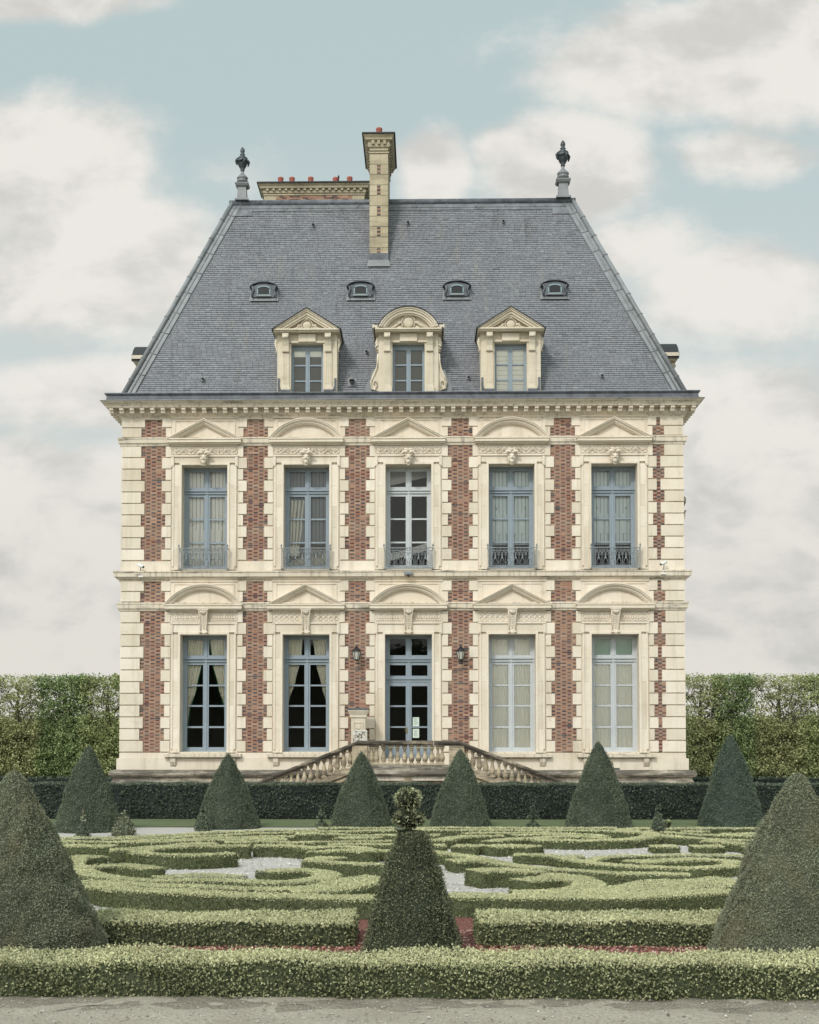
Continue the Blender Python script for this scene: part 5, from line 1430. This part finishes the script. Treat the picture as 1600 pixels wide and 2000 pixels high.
for (lab, paths) in FIG:
    hf_ = fig_h(lab); pp = [(gp(pts, hf_), w) for (pts, w) in paths]
    allp = [q for (pts, w) in pp for q in pts]
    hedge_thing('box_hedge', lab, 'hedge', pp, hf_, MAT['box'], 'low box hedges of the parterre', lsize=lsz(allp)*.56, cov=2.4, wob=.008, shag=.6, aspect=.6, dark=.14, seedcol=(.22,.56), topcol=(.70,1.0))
# dark yew hedge behind the lawn
yh0 = G(800, 1602).y; hh = G(800, 1602, 0).y; hh = 2.5 + (P(800, 1532.5, yh0).z-2.5)
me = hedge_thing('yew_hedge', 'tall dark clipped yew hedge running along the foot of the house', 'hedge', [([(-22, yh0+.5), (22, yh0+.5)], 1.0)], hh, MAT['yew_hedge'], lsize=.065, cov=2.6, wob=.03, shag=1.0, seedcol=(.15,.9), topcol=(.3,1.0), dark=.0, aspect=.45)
# low far hedge beyond, seen right and left of the house
for (xa, xb, lab) in ((-46, X0+XL-2, 'low dark hedge beyond the left side of the house'), (X0+XR+1.0, 46, 'low dark hedge beyond the right side of the house')):
    y = 62; h2 = P(800, 1520, y).z
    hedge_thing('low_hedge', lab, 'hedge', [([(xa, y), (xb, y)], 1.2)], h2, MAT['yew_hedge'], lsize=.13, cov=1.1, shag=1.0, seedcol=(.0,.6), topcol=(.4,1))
# =================================================================== TOPIARY
def cone_profile(front):
    return [(0,1.0),(.16,.885),(.30,.765),(.44,.64),(.51,.59),(.63,.47),(.74,.35),(.847,.225),(.955,.11),(.985,.06),(1,0)] if front else [(0,1),(.22,.84),(.51,.60),(.74,.37),(.87,.21),(.94,.12),(.985,.05),(1,0)]
def surf_rev(name, prof, mat, ls, cov, cols, H, R, bumpy=.02, shag=1.0, aspect=.45, seed=0, hairy=.6, seg=40, patches=0.0):
    """prof: (z fraction, r fraction) surface of revolution core + leaves"""
    zs = np.array([p[0] for p in prof])*H; rs = np.array([p[1] for p in prof])*R
    # fine resample
    zz = np.linspace(0, H, 60); r_ = np.interp(zz, zs, rs)
    EV, EF = [], []
    def disp(a, z): return float(ddf(np.array([a]), np.array([z]))[0])
    fr_ = [(RNG.integers(1, 26), RNG.uniform(-24, 24), RNG.uniform(0, 6.3)) for _ in range(16)]
    def ddf(a, z):
        v = bumpy*(np.sin(a*3+z*2.1+seed)*.5+np.sin(a*7-z*3.3+seed*2)*.3+np.sin(a*2+z*5+seed)*.4)
        for (fa, fz, ph) in fr_: v = v + bumpy*.20*np.sin(a*fa+z*fz+ph)
        return v
    for j, (z, r) in enumerate(zip(zz, r_)):
        for k in range(seg):
            a = 2*PI*k/seg; q = max(0, r-.03+disp(a, z)*min(1, r/.2)); EV.append((q*math.cos(a), q*math.sin(a), z - (.02 if j == len(zz)-1 else 0)))
    for j in range(len(zz)-1):
        for k in range(seg):
            k2 = (k+1) % seg; EF.append((j*seg+k, j*seg+k2, (j+1)*seg+k2, (j+1)*seg+k))
    dz = np.diff(zz); dr = np.diff(r_); sl = np.sqrt(dz**2+dr**2); area = 2*PI*(r_[1:]+r_[:-1])/2*sl
    N = int(area.sum()*cov/(ls*ls*aspect)); pr = area/area.sum(); i = RNG.choice(len(pr), N, p=pr); t = RNG.uniform(0,1,N); a = RNG.uniform(0,2*PI,N)
    z = zz[i]+dz[i]*t; r = r_[i]+dr[i]*t
    dd = ddf(a, z)
    rr_ = r+dd*np.minimum(1, r/.2)+RNG.normal(0,.008*shag,N)
    p = np.stack([rr_*np.cos(a), rr_*np.sin(a), z], 1)
    nx = dz[i]/sl[i]; nz = -dr[i]/sl[i]
    n = np.stack([nx*np.cos(a), nx*np.sin(a), nz], 1)
    q = leaf_quads(p, n+np.array([[0,0,.25]]), ls, aspect, hairy, shag)
    rv = RNG.uniform(cols[0], cols[1], N)
    if patches:
        pa = np.sin(a*4+z*6+seed)*np.sin(a*9-z*4+seed)*np.sin(z*11+a*3)
        keep = pa < (1-patches); q = q[keep]; rv = rv[keep]
    return np_mesh(name, q, 4, np.clip(rv,0,1), mat, (EV, EF, 0.12))
def cone_tree(px_c, py_b, py_t, px_l, px_r, mat, lab, ls, front, seed, cov=2.0, d=None, grp='far row of clipped yew cones', shag=1.0, patches=0):
    y = d or G(px_c, py_b).y; x = G(px_c, 1600, 0).x if False else P(px_c, py_b, y).x
    R = (P(px_r, py_b, y).x - P(px_l, py_b, y).x)/2; H = P(px_c, py_t, y).z
    o = empty('clipped_yew_cone', (x, y, 0)); tag(o, lab, 'topiary', grp)
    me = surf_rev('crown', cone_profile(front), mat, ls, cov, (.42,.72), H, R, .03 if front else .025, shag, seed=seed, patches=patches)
    link('crown', me, o)
    s = MB(); s.tube([(0,0,-.05),(0,0,H*.5)], [.07,.04], 8); s.build('trunk', MAT['bark'], o)
far = [((171), 1624, 1455, 104, 240, 'dark yew cone at the far left of the back row, behind two tiny topiaries', 'yew', 1),
       ((446), 1617.5, 1471, 381, 509, 'dark yew cone second from left in the back row', 'yew', 2),
       ((706), 1617.5, 1467, 644, 768, 'dark yew cone in the back row just left of the middle topiary', 'yew', 3),
       ((899), 1617.5, 1462, 838, 961, 'dark yew cone in the back row just right of the middle topiary', 'yew', 4),
       ((1169), 1617, 1448, 1103, 1236, 'slim yew cone second from right in the back row', 'yew', 5),
       ((1428), 1615, 1433, 1364, 1493, 'bluish green yew cone at the far right of the back row', 'yew_blue', 6)]
for (c, pb, pt, l, r, lab, mt, sd) in far: cone_tree((l+r)/2, pb, pt, l, r, MAT[mt], lab, .038, False, sd, 1.6)
dF = 15.3
cone_tree(25, 1860, 1504, -155, 205, MAT['yew_olive'], 'large olive green yew cone cut by the left edge of the picture', .021, True, 7, 1.8, dF, 'large foreground yew cones', 1.0, .03)
cone_tree(1562, 1860, 1509, 1384, 1740, MAT['yew_olive'], 'large olive green yew cone cut by the right edge of the picture', .021, True, 8, 1.8, dF, 'large foreground yew cones', 1.0, .03)
# middle topiary
d = 15.2; o = empty('ball_topped_topiary', (P(806, 1700, d).x, d, 0)); tag(o, 'truncated yew cone topped by two shaggy balls in the middle of the garden', 'topiary')
H = P(800, 1622, d).z; R = (P(907, 1858, d).x-P(711, 1858, d).x)/2
me = surf_rev('cone_body', [(0,1),(.33,.83),(.67,.56),(.95,.325),(.985,.29),(1.0,.02)], MAT['yew_gold'], .024, 1.8, (.32,.85), H, R, .02, 1.5, .4, 9, .9); link('cone_body', me, o)
def ball(name, parent, x, z, rx, rz, mat, ls, cov=1.6, shag=1.5, cols=(0,1), squash=None):
    N = int(4*PI*rx*rz*cov/(ls*ls*.45)); u = RNG.normal(size=(N,3)); u = unit(u)
    p = u*np.array([[rx,rx,rz]])*RNG.uniform(.82,1.06,(N,1)); n = u
    q = leaf_quads(p, n, ls, .45, 1.2, shag*.7); s = MB(); s.ell((0,0,0), (rx*.86, rx*.86, rz*.86), 16, 10)
    up = np.clip(.5+.5*u[:,2],0,1)
    me = np_mesh(name, q, 4, RNG.uniform(cols[0], cols[1], N), mat, (s.v, s.f, 0.0)); ob = link(name, me, parent, (x, 0, z)); return ob
sc = d/F
xo = lambda px: P(px, 1600, d).x - P(806, 1700, d).x
zb1, zb2 = P(800, 1561, d).z, P(800, 1599, d).z
ball('upper_ball', o, xo(797), zb1, 27*sc, 22*sc, MAT['yew_gold'], .045, 2.6, 1.3, (.45,1)); ball('lower_ball', o, xo(799), zb2, 31*sc, 18*sc, MAT['yew_gold'], .045, 2.6, 1.3, (.45,1))
s = MB(); s.tube([(xo(801),0,0),(xo(801),0,H),(xo(799),0,zb2),(xo(797),0,zb1)], [.05,.028,.022,.015], 8); s.build('trunk', MAT['bark'], o)
s = MB(); s.ell((xo(785),0,P(800,1618,d).z), (.09,.09,.035), 10, 6); s.build('low_tuft', MAT['yew'], o)
# tiny topiaries at the back
def tiny(px, py_b, lab, parts, dd=None):
    dd = dd or G(px, py_b).y; k = dd/F; o = empty('small_topiary', (P(px, py_b, dd).x, dd, 0)); tag(o, lab, 'topiary', 'tiny topiaries at the back of the parterre')
    for (kind, pt, pb, w, nm_) in parts:
        z1, z0 = P(px, pt, dd).z, P(px, pb, dd).z
        if kind == 'cone': me = surf_rev(nm_, [(0,1),(.3,.85),(.6,.6),(.9,.32),(1,.05)], MAT['yew'], .05, 1.3, (.1,1), z1-z0, w*k/2, .01, 1.2, seed=px); link(nm_, me, o, (0,0,z0))
        elif kind == 'dome': me = surf_rev(nm_, [(0,1),(.3,.97),(.6,.8),(.85,.5),(1,.05)], MAT['yew'], .05, 1.3, (.1,1), z1-z0, w*k/2, .01, 1.2, seed=px); link(nm_, me, o, (0,0,z0))
        elif kind == 'bush': me = surf_rev(nm_, [(0,1),(.2,.95),(.5,.6),(.8,.25),(1,.02)], MAT['yew_olive'], .07, 1.5, (.1,1), z1-z0, w*k/2, .05, 2.4, seed=px, hairy=1.3); link(nm_, me, o, (0,0,z0))
        else: ball(nm_, o, 0, (z0+z1)/2, w*k/2, (z1-z0)/2, MAT['yew'], .05, 1.5, 1.0, (.2,1))
    s = MB(); s.tube([(0,0,0),(0,0,max(P(px, p[1]+2, dd).z for p in parts))], .02, 6); s.build('stem', MAT['bark'], o)
tiny(162, 1636, 'small domed topiary with a ragged shoot in front of the far left cone', [('dome',1624,1638,34,'dome'),('cone',1602,1627,22,'tier'),('bush',1578,1603,9,'shoot')])
tiny(243, 1633, 'small shaggy unclipped yew bush right of the far left cone', [('bush',1583,1634,46,'bush')])
tiny(396, 1624, 'small cone with a round knob beside the second cone from left', [('cone',1587,1626,32,'cone'),('ball',1580,1588,10,'knob'),('ball',1574,1580,7,'tip')])
tiny(628, 1617, 'tiered dome and ball topiary left of the middle topiary', [('dome',1603,1620,26,'dome'),('ball',1592,1600,19,'disc'),('cone',1580,1592,14,'bell'),('ball',1572,1580,9,'tip')])
tiny(1041, 1617, 'tiered dome and ball topiary right of the middle topiary', [('dome',1604,1620,31,'dome'),('ball',1591,1602,24,'disc'),('ball',1581,1591,13,'middle_ball'),('ball',1573,1581,9,'tip')])
tiny(1286, 1618, 'small cone with two knobs right of the slim cone', [('cone',1586,1620,29,'cone'),('ball',1578,1586,10,'knob'),('ball',1572,1578,7,'tip')], 33.0)
p = G(1306, 1619); 
hedge_thing('box_block', 'tiny pale box block behind the small two knobbed cone', 'hedge', [([(P(1300,1610,34.5).x, 34.5), (P(1309,1610,34.5).x, 34.5)], .3)], P(1300,1603,34.5).z, MAT['box'], lsize=.055)
# grass tufts at the foot of the left hedge
def tufts(name, n, xr_, yr_, h, lab):
    p = np.stack([RNG.uniform(*xr_, n), RNG.uniform(*yr_, n), np.full(n, .30)], 1); q = np.empty((n,4,3)); a = RNG.uniform(0,2*PI,n)
    d_ = np.stack([np.cos(a), np.sin(a), np.zeros(n)],1); L = RNG.uniform(.5,1,(n,1))*h; tip = p+np.stack([RNG.normal(0,.02,n), RNG.normal(0,.02,n), L[:,0]],1)
    q[:,0] = p-d_*.004; q[:,1] = p+d_*.004; q[:,2] = tip+d_*.001; q[:,3] = tip-d_*.001
    o = link(name, np_mesh(name, q, 4, RNG.uniform(.3,.8,n), MAT['leaf'])); tag(o, kind='stuff'); return o
a, c = G(190, 1785, .30), G(290, 1785, .30); tufts('grass_tufts', 90, (a.x, c.x), (a.y-.2, a.y+.25), .12, '')
# =================================================================== BACKGROUND TREES
def lime(name, seed, W, H, Dp, leafm, z_lo, z_split, dens_hi, dens_lo, ls):
    rnd = random.Random(seed); rg = np.random.default_rng(seed)
    s = MB(); s.tube([(0,0,-.1),(.05,0,H*.3),(.0,.05,H*.62),(.03,0,H*.9)], [.21,.17,.12,.03], 8)
    tips = []
    s.tube([(0,0,H*.18),(W*.10*rnd.uniform(-1,1),.05,H*.5),(W*.16*rnd.uniform(-1,1),0,H*.93)], [.10,.06,.02], 6)
    for k in range(20):
        z0 = H*rnd.uniform(.16,.70); sg = rnd.choice((-1,1)); L = W*.5*rnd.uniform(.45,1.1); rise = rnd.uniform(.15,1.6)
        pts = [Vector((0,0,z0))]; n_ = 5
        for q in range(1, n_+1):
            t = q/n_; pts.append(Vector((sg*L*t+rnd.uniform(-.10,.10), rnd.uniform(-.25,.25)*t, min(H-.05, z0+rise*(t**rnd.uniform(.8,1.8))+rnd.uniform(-.08,.08)))))
        r0 = rnd.uniform(.025,.06); s.tube(pts, [r0*(1-.16*q) for q in range(n_+1)], 5)
        for q in range(7):
            i_ = rnd.randint(1, n_); b0_ = pts[i_]; e_ = b0_+Vector((rnd.uniform(-.45,.45), rnd.uniform(-.3,.3), rnd.uniform(.05,.8))); e_.z = min(e_.z, H-.02)
            s.tube([b0_, b0_.lerp(e_,.5)+Vector((rnd.uniform(-.1,.1),0,rnd.uniform(-.05,.08))), e_], [.016,.011,.004], 4)
            for w_ in range(2):
                f_ = b0_.lerp(e_, rnd.uniform(.3,1)); g_ = f_+Vector((rnd.uniform(-.3,.3), rnd.uniform(-.2,.2), rnd.uniform(0,.4))); g_.z = min(g_.z, H); s.tube([f_, g_], [.008,.003], 3)
    tr = s
    # leaf clumps
    pts = []
    def clump(n, zlo, zhi, rad, per, flatx=1.0):
        for _ in range(n):
            c = np.array([rg.uniform(-W/2, W/2)*flatx, rg.uniform(-Dp/2, Dp/2), rg.uniform(zlo, zhi)])
            p = c+rg.normal(size=(per,3))*np.array([[rad, rad*.7, rad*.6]])
            pts.append(p)
    clump(int(dens_lo), z_lo, z_split, .20, 40); clump(int(dens_hi), z_split, H-.05, .17, 24)
    clump(int(dens_hi*.28), H-.8, H, .16, 14)
    p = np.concatenate(pts); ok = (np.abs(p[:,0]) < W/2+.12) & (p[:,2] < H+rg.uniform(-.10,.16,len(p))) & (p[:,2] > z_lo-.15); p = p[ok]
    n = rg.normal(size=(len(p),3))+np.array([[0,-.4,.7]]); q = leaf_quads(p, unit(n), ls, .75, .5, 1.2)
    rv = RNG.uniform(0,1,len(p))
    return tr, q, rv
DT = 75.0
def zT(py): return P(800, py, DT).z
def make_tree(seed, leafm, hi, lo, lab, W=2.9, H=None):
    H = H or zT(1318); tr, q, rv = lime('t', seed, W, H, 1.6, leafm, zT(1512), zT(1412), hi, lo, .108)
    o = empty('pleached_tree', (0, DT, 0)); tr.build('trunk', MAT['bark'], o)
    me = np_mesh('crown', q, 4, rv, MAT[leafm]); link('crown', me, o)
    return o
protoA = make_tree(21, 'leaf_olive', 190, 330, ''); protoB = make_tree(22, 'leaf', 240, 350, ''); protoC = make_tree(23, 'leaf_dark', 400, 420, '')
def place(o, px, lab, first=[], z=0):
    t = o if o not in first else copy_tree(o)
    first.append(o); t.location = (P(px, 1500, DT).x, DT+random.uniform(-.3,.3), 0); tag(t, lab, 'tree', 'row of pleached trees behind the house'); return t
place(protoA, 32, 'thin leaved clipped tree, leftmost of the row, behind the left foreground cone')
place(protoC, 123, 'densely green clipped tree, second in the row left of the house').scale = (.98,1,1.0)
place(protoB, 210, 'clipped tree touching the left corner of the house')
place(protoA, 1368, 'sparse twiggy clipped tree touching the right corner of the house').rotation_euler = (0,0,.3)
place(protoC, 1432, 'densest ivy green clipped tree, second in the row right of the house').scale = (.75,1,1.0)
place(protoA, 1522, 'twiggy clipped tree, third in the row right of the house').rotation_euler = (0,0,-.35)
place(protoB, 1610, 'clipped tree cut by the right edge of the picture').rotation_euler = (0,0,.2)
place(protoB, -55, 'clipped tree just past the left edge of the picture')
# lower clipped hornbeam wall behind the trunks
for (xa, xb, lab) in ((-300, 300, 'tall leafy clipped hedge wall behind the trees left of the house'), (1290, 1900, 'tall leafy clipped hedge wall behind the trees right of the house')):
    y = 80.0; zt = P(800, 1404, y).z
    x0, x1 = P(xa, 1450, y).x, P(xb, 1450, y).x
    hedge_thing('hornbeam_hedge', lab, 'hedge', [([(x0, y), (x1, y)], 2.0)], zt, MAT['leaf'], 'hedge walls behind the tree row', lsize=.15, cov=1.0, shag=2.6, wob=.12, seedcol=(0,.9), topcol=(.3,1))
me = hedge_mesh('distant_wood', [([(-150, -80), (-60, -84), (40, -80), (150, -86)], 12.0)], 14.0, MAT['leaf_dark'], lsize=1.3, cov=.8, shag=30, wob=1.2, seedcol=(0,.8), topcol=(.2,1))
tag(link('distant_wood', me), kind='stuff')
# =================================================================== SKY, LIGHT, CAMERA
w = bpy.data.worlds.new('World'); scene.world = w; w.use_nodes = True; nt = w.node_tree; bg = nt.nodes['Background']
sky = nd(nt, 'ShaderNodeTexSky'); sky.sky_type = 'NISHITA'; sky.sun_disc = False
SUN_EL, SUN_AZ = math.radians(42), math.radians(-155)       # azimuth measured from +Y toward +X
sky.sun_elevation = SUN_EL; sky.sun_rotation = SUN_AZ; sky.air_density = 1.0; sky.dust_density = 2.5
tc = nd(nt, 'ShaderNodeTexCoord'); dirv = tc.outputs['Generated']
sep = nd(nt, 'ShaderNodeSeparateXYZ'); nt.links.new(dirv, sep.inputs[0])
def mth(op, a, b=None, clamp=False):
    n = nd(nt, 'ShaderNodeMath', operation=op); n.use_clamp = clamp
    for k, v in ((0, a), (1, b)):
        if v is None: continue
        if isinstance(v, (int, float)): n.inputs[k].default_value = v
        else: nt.links.new(v, n.inputs[k])
    return n.outputs[0]
ay = mth('MAXIMUM', mth('ABSOLUTE', sep.outputs[1]), .08)
U = mth('DIVIDE', sep.outputs[0], ay); V = mth('DIVIDE', sep.outputs[2], ay)
comb = nd(nt, 'ShaderNodeCombineXYZ'); nt.links.new(U, comb.inputs[0]); nt.links.new(V, comb.inputs[1])
def uv(px, py): r = ray(px, py); return r.x/r.y, r.z/r.y
def nz(scale, detail, rough, sx_=1, sy_=1, off=0, dist=0):
    mp_ = nd(nt, 'ShaderNodeMapping'); mp_.inputs['Scale'].default_value = (sx_, sy_, 1); mp_.inputs['Location'].default_value = (off, off*.7, off)
    nt.links.new(comb.outputs[0], mp_.inputs[0]); n = nd(nt, 'ShaderNodeTexNoise'); n.inputs['Scale'].default_value = scale; n.inputs['Detail'].default_value = detail; n.inputs['Roughness'].default_value = rough; n.inputs['Distortion'].default_value = dist
    nt.links.new(mp_.outputs[0], n.inputs['Vector']); return n.outputs['Fac']
n_big = nz(7, 7, .56, 1, 1.3, 0, .2); n_med = nz(18, 5, .65, 1, 1.4, 3, .2)
def sm(x, a, b):
    n = nd(nt, 'ShaderNodeMapRange', interpolation_type='SMOOTHSTEP'); n.inputs['From Min'].default_value = a; n.inputs['From Max'].default_value = b; nt.links.new(x, n.inputs['Value']); return n.outputs[0]
blobs = [(100,330,250,170,1.0),(190,500,260,150,1.0),(60,560,220,100,.8),(60,0,300,50,.9),(1330,120,330,130,1.0),(1560,60,260,240,1.0),(1110,330,190,130,1.0),(850,330,90,100,.9),(1000,290,110,70,.8),(1450,300,250,80,.6),
         (80,1000,280,110,1.0),(200,760,260,70,.7),(1420,860,260,140,.8),(120,1250,330,150,.9),(1480,1180,330,220,.9),(1450,560,240,110,.75),(1250,480,200,90,.6),(420,330,200,90,.35),(300,1150,260,120,.6),(1400,1020,260,120,.7)]
acc = None
for (px, py, rx, ry, k) in blobs:
    u0, v0 = uv(px, py)
    du = mth('MULTIPLY', mth('SUBTRACT', U, u0), F/rx); dv = mth('MULTIPLY', mth('SUBTRACT', V, v0), F/ry)
    e = mth('MULTIPLY', mth('EXPONENT', mth('MULTIPLY', mth('ADD', mth('MULTIPLY', du, du), mth('MULTIPLY', dv, dv)), -1.0)), k)
    acc = e if acc is None else mth('MAXIMUM', acc, e)
# behind the viewer and overhead: generic broken cloud
lowcover = sm(V, .40, .15)
field = mth('ADD', mth('ADD', mth('MULTIPLY', acc, .72), mth('MULTIPLY', lowcover, .30)), mth('ADD', mth('MULTIPLY', n_big, .55), mth('MULTIPLY', n_med, .38)))
cloud = sm(field, .62, .94)
# cloud shading: puffy light and grey
shade = sm(mth('ADD', mth('MULTIPLY', n_big, .6), mth('MULTIPLY', nz(12, 6, .55, 1, 1.8, 9, .3), .6)), .46, .66)
low2 = sm(V, .30, .05)
def rgb(r, g_, b_): n = nd(nt, 'ShaderNodeRGB'); n.outputs[0].default_value = (r, g_, b_, 1); return n.outputs[0]
CG, CW, CG2 = (.64,.63,.60), (.84,.815,.77), (.57,.57,.545)
grey = mixc(nt, low2, rgb(*CG), rgb(*CG2)); ccol = mixc(nt, shade, grey, mixc(nt, low2, rgb(*CW), rgb(.76,.735,.68)))
bluecol = mixc(nt, sm(V, .50, .28), rgb(.53,.64,.635), rgb(.64,.705,.68))
bluecol = mixc(nt, .12, bluecol, mixc(nt, 1.0, sky.outputs[0], (.11,.11,.11), 'MULTIPLY'))
skyc = mixc(nt, cloud, bluecol, ccol)
# unseen sky behind the viewer, around the sun, brightened to light the front
sd_ = Vector((math.sin(SUN_AZ)*math.cos(SUN_EL), math.cos(SUN_AZ)*math.cos(SUN_EL), math.sin(SUN_EL)))
dot = nd(nt, 'ShaderNodeVectorMath', operation='DOT_PRODUCT'); nt.links.new(dirv, dot.inputs[0]); dot.inputs[1].default_value = tuple(sd_)
gl_ = sm(dot.outputs['Value'], .05, 1.0)
mult = mth('ADD', mth('MULTIPLY', gl_, SKY_GLOW), 1.0)
vm = nd(nt, 'ShaderNodeVectorMath', operation='SCALE'); nt.links.new(skyc, vm.inputs[0]); nt.links.new(mult, vm.inputs['Scale'])
nt.links.new(vm.outputs[0], bg.inputs[0]); bg.inputs[1].default_value = SKY_STR
sun = bpy.data.lights.new('sun', 'SUN'); sun.energy = SUN_E; sun.angle = math.radians(SUN_ANG); sun.color = (1.0, .965, .92)
so = bpy.data.objects.new('sun', sun); COL.objects.link(so); so.rotation_euler = (-sd_).to_track_quat('-Z', 'Y').to_euler(); so.location = (0, 0, 60)
cam = bpy.data.cameras.new('camera'); co_ = bpy.data.objects.new('camera', cam); COL.objects.link(co_); scene.camera = co_
cam.sensor_fit = 'VERTICAL'; cam.sensor_height = 36; cam.sensor_width = 28.8; cam.lens = 36*F/2000; cam.clip_end = 4000; cam.clip_start = .1
cam.shift_x = (800-PX0)/2000; cam.shift_y = (PY0-1000)/2000
co_.matrix_world = Matrix(((RIGHT.x, UP.x, -FWD.x, EYE.x), (RIGHT.y, UP.y, -FWD.y, EYE.y), (RIGHT.z, UP.z, -FWD.z, EYE.z), (0,0,0,1)))
vs_ = scene.view_settings; vs_.view_transform = 'Standard'; vs_.look = 'None'; vs_.exposure = EXPO; vs_.gamma = 1.0
scene.render.film_transparent = False
w.cycles.sampling_method = 'MANUAL'; w.cycles.sample_map_resolution = 512
scene.cycles.max_bounces = 6; scene.cycles.diffuse_bounces = 3; scene.cycles.glossy_bounces = 2
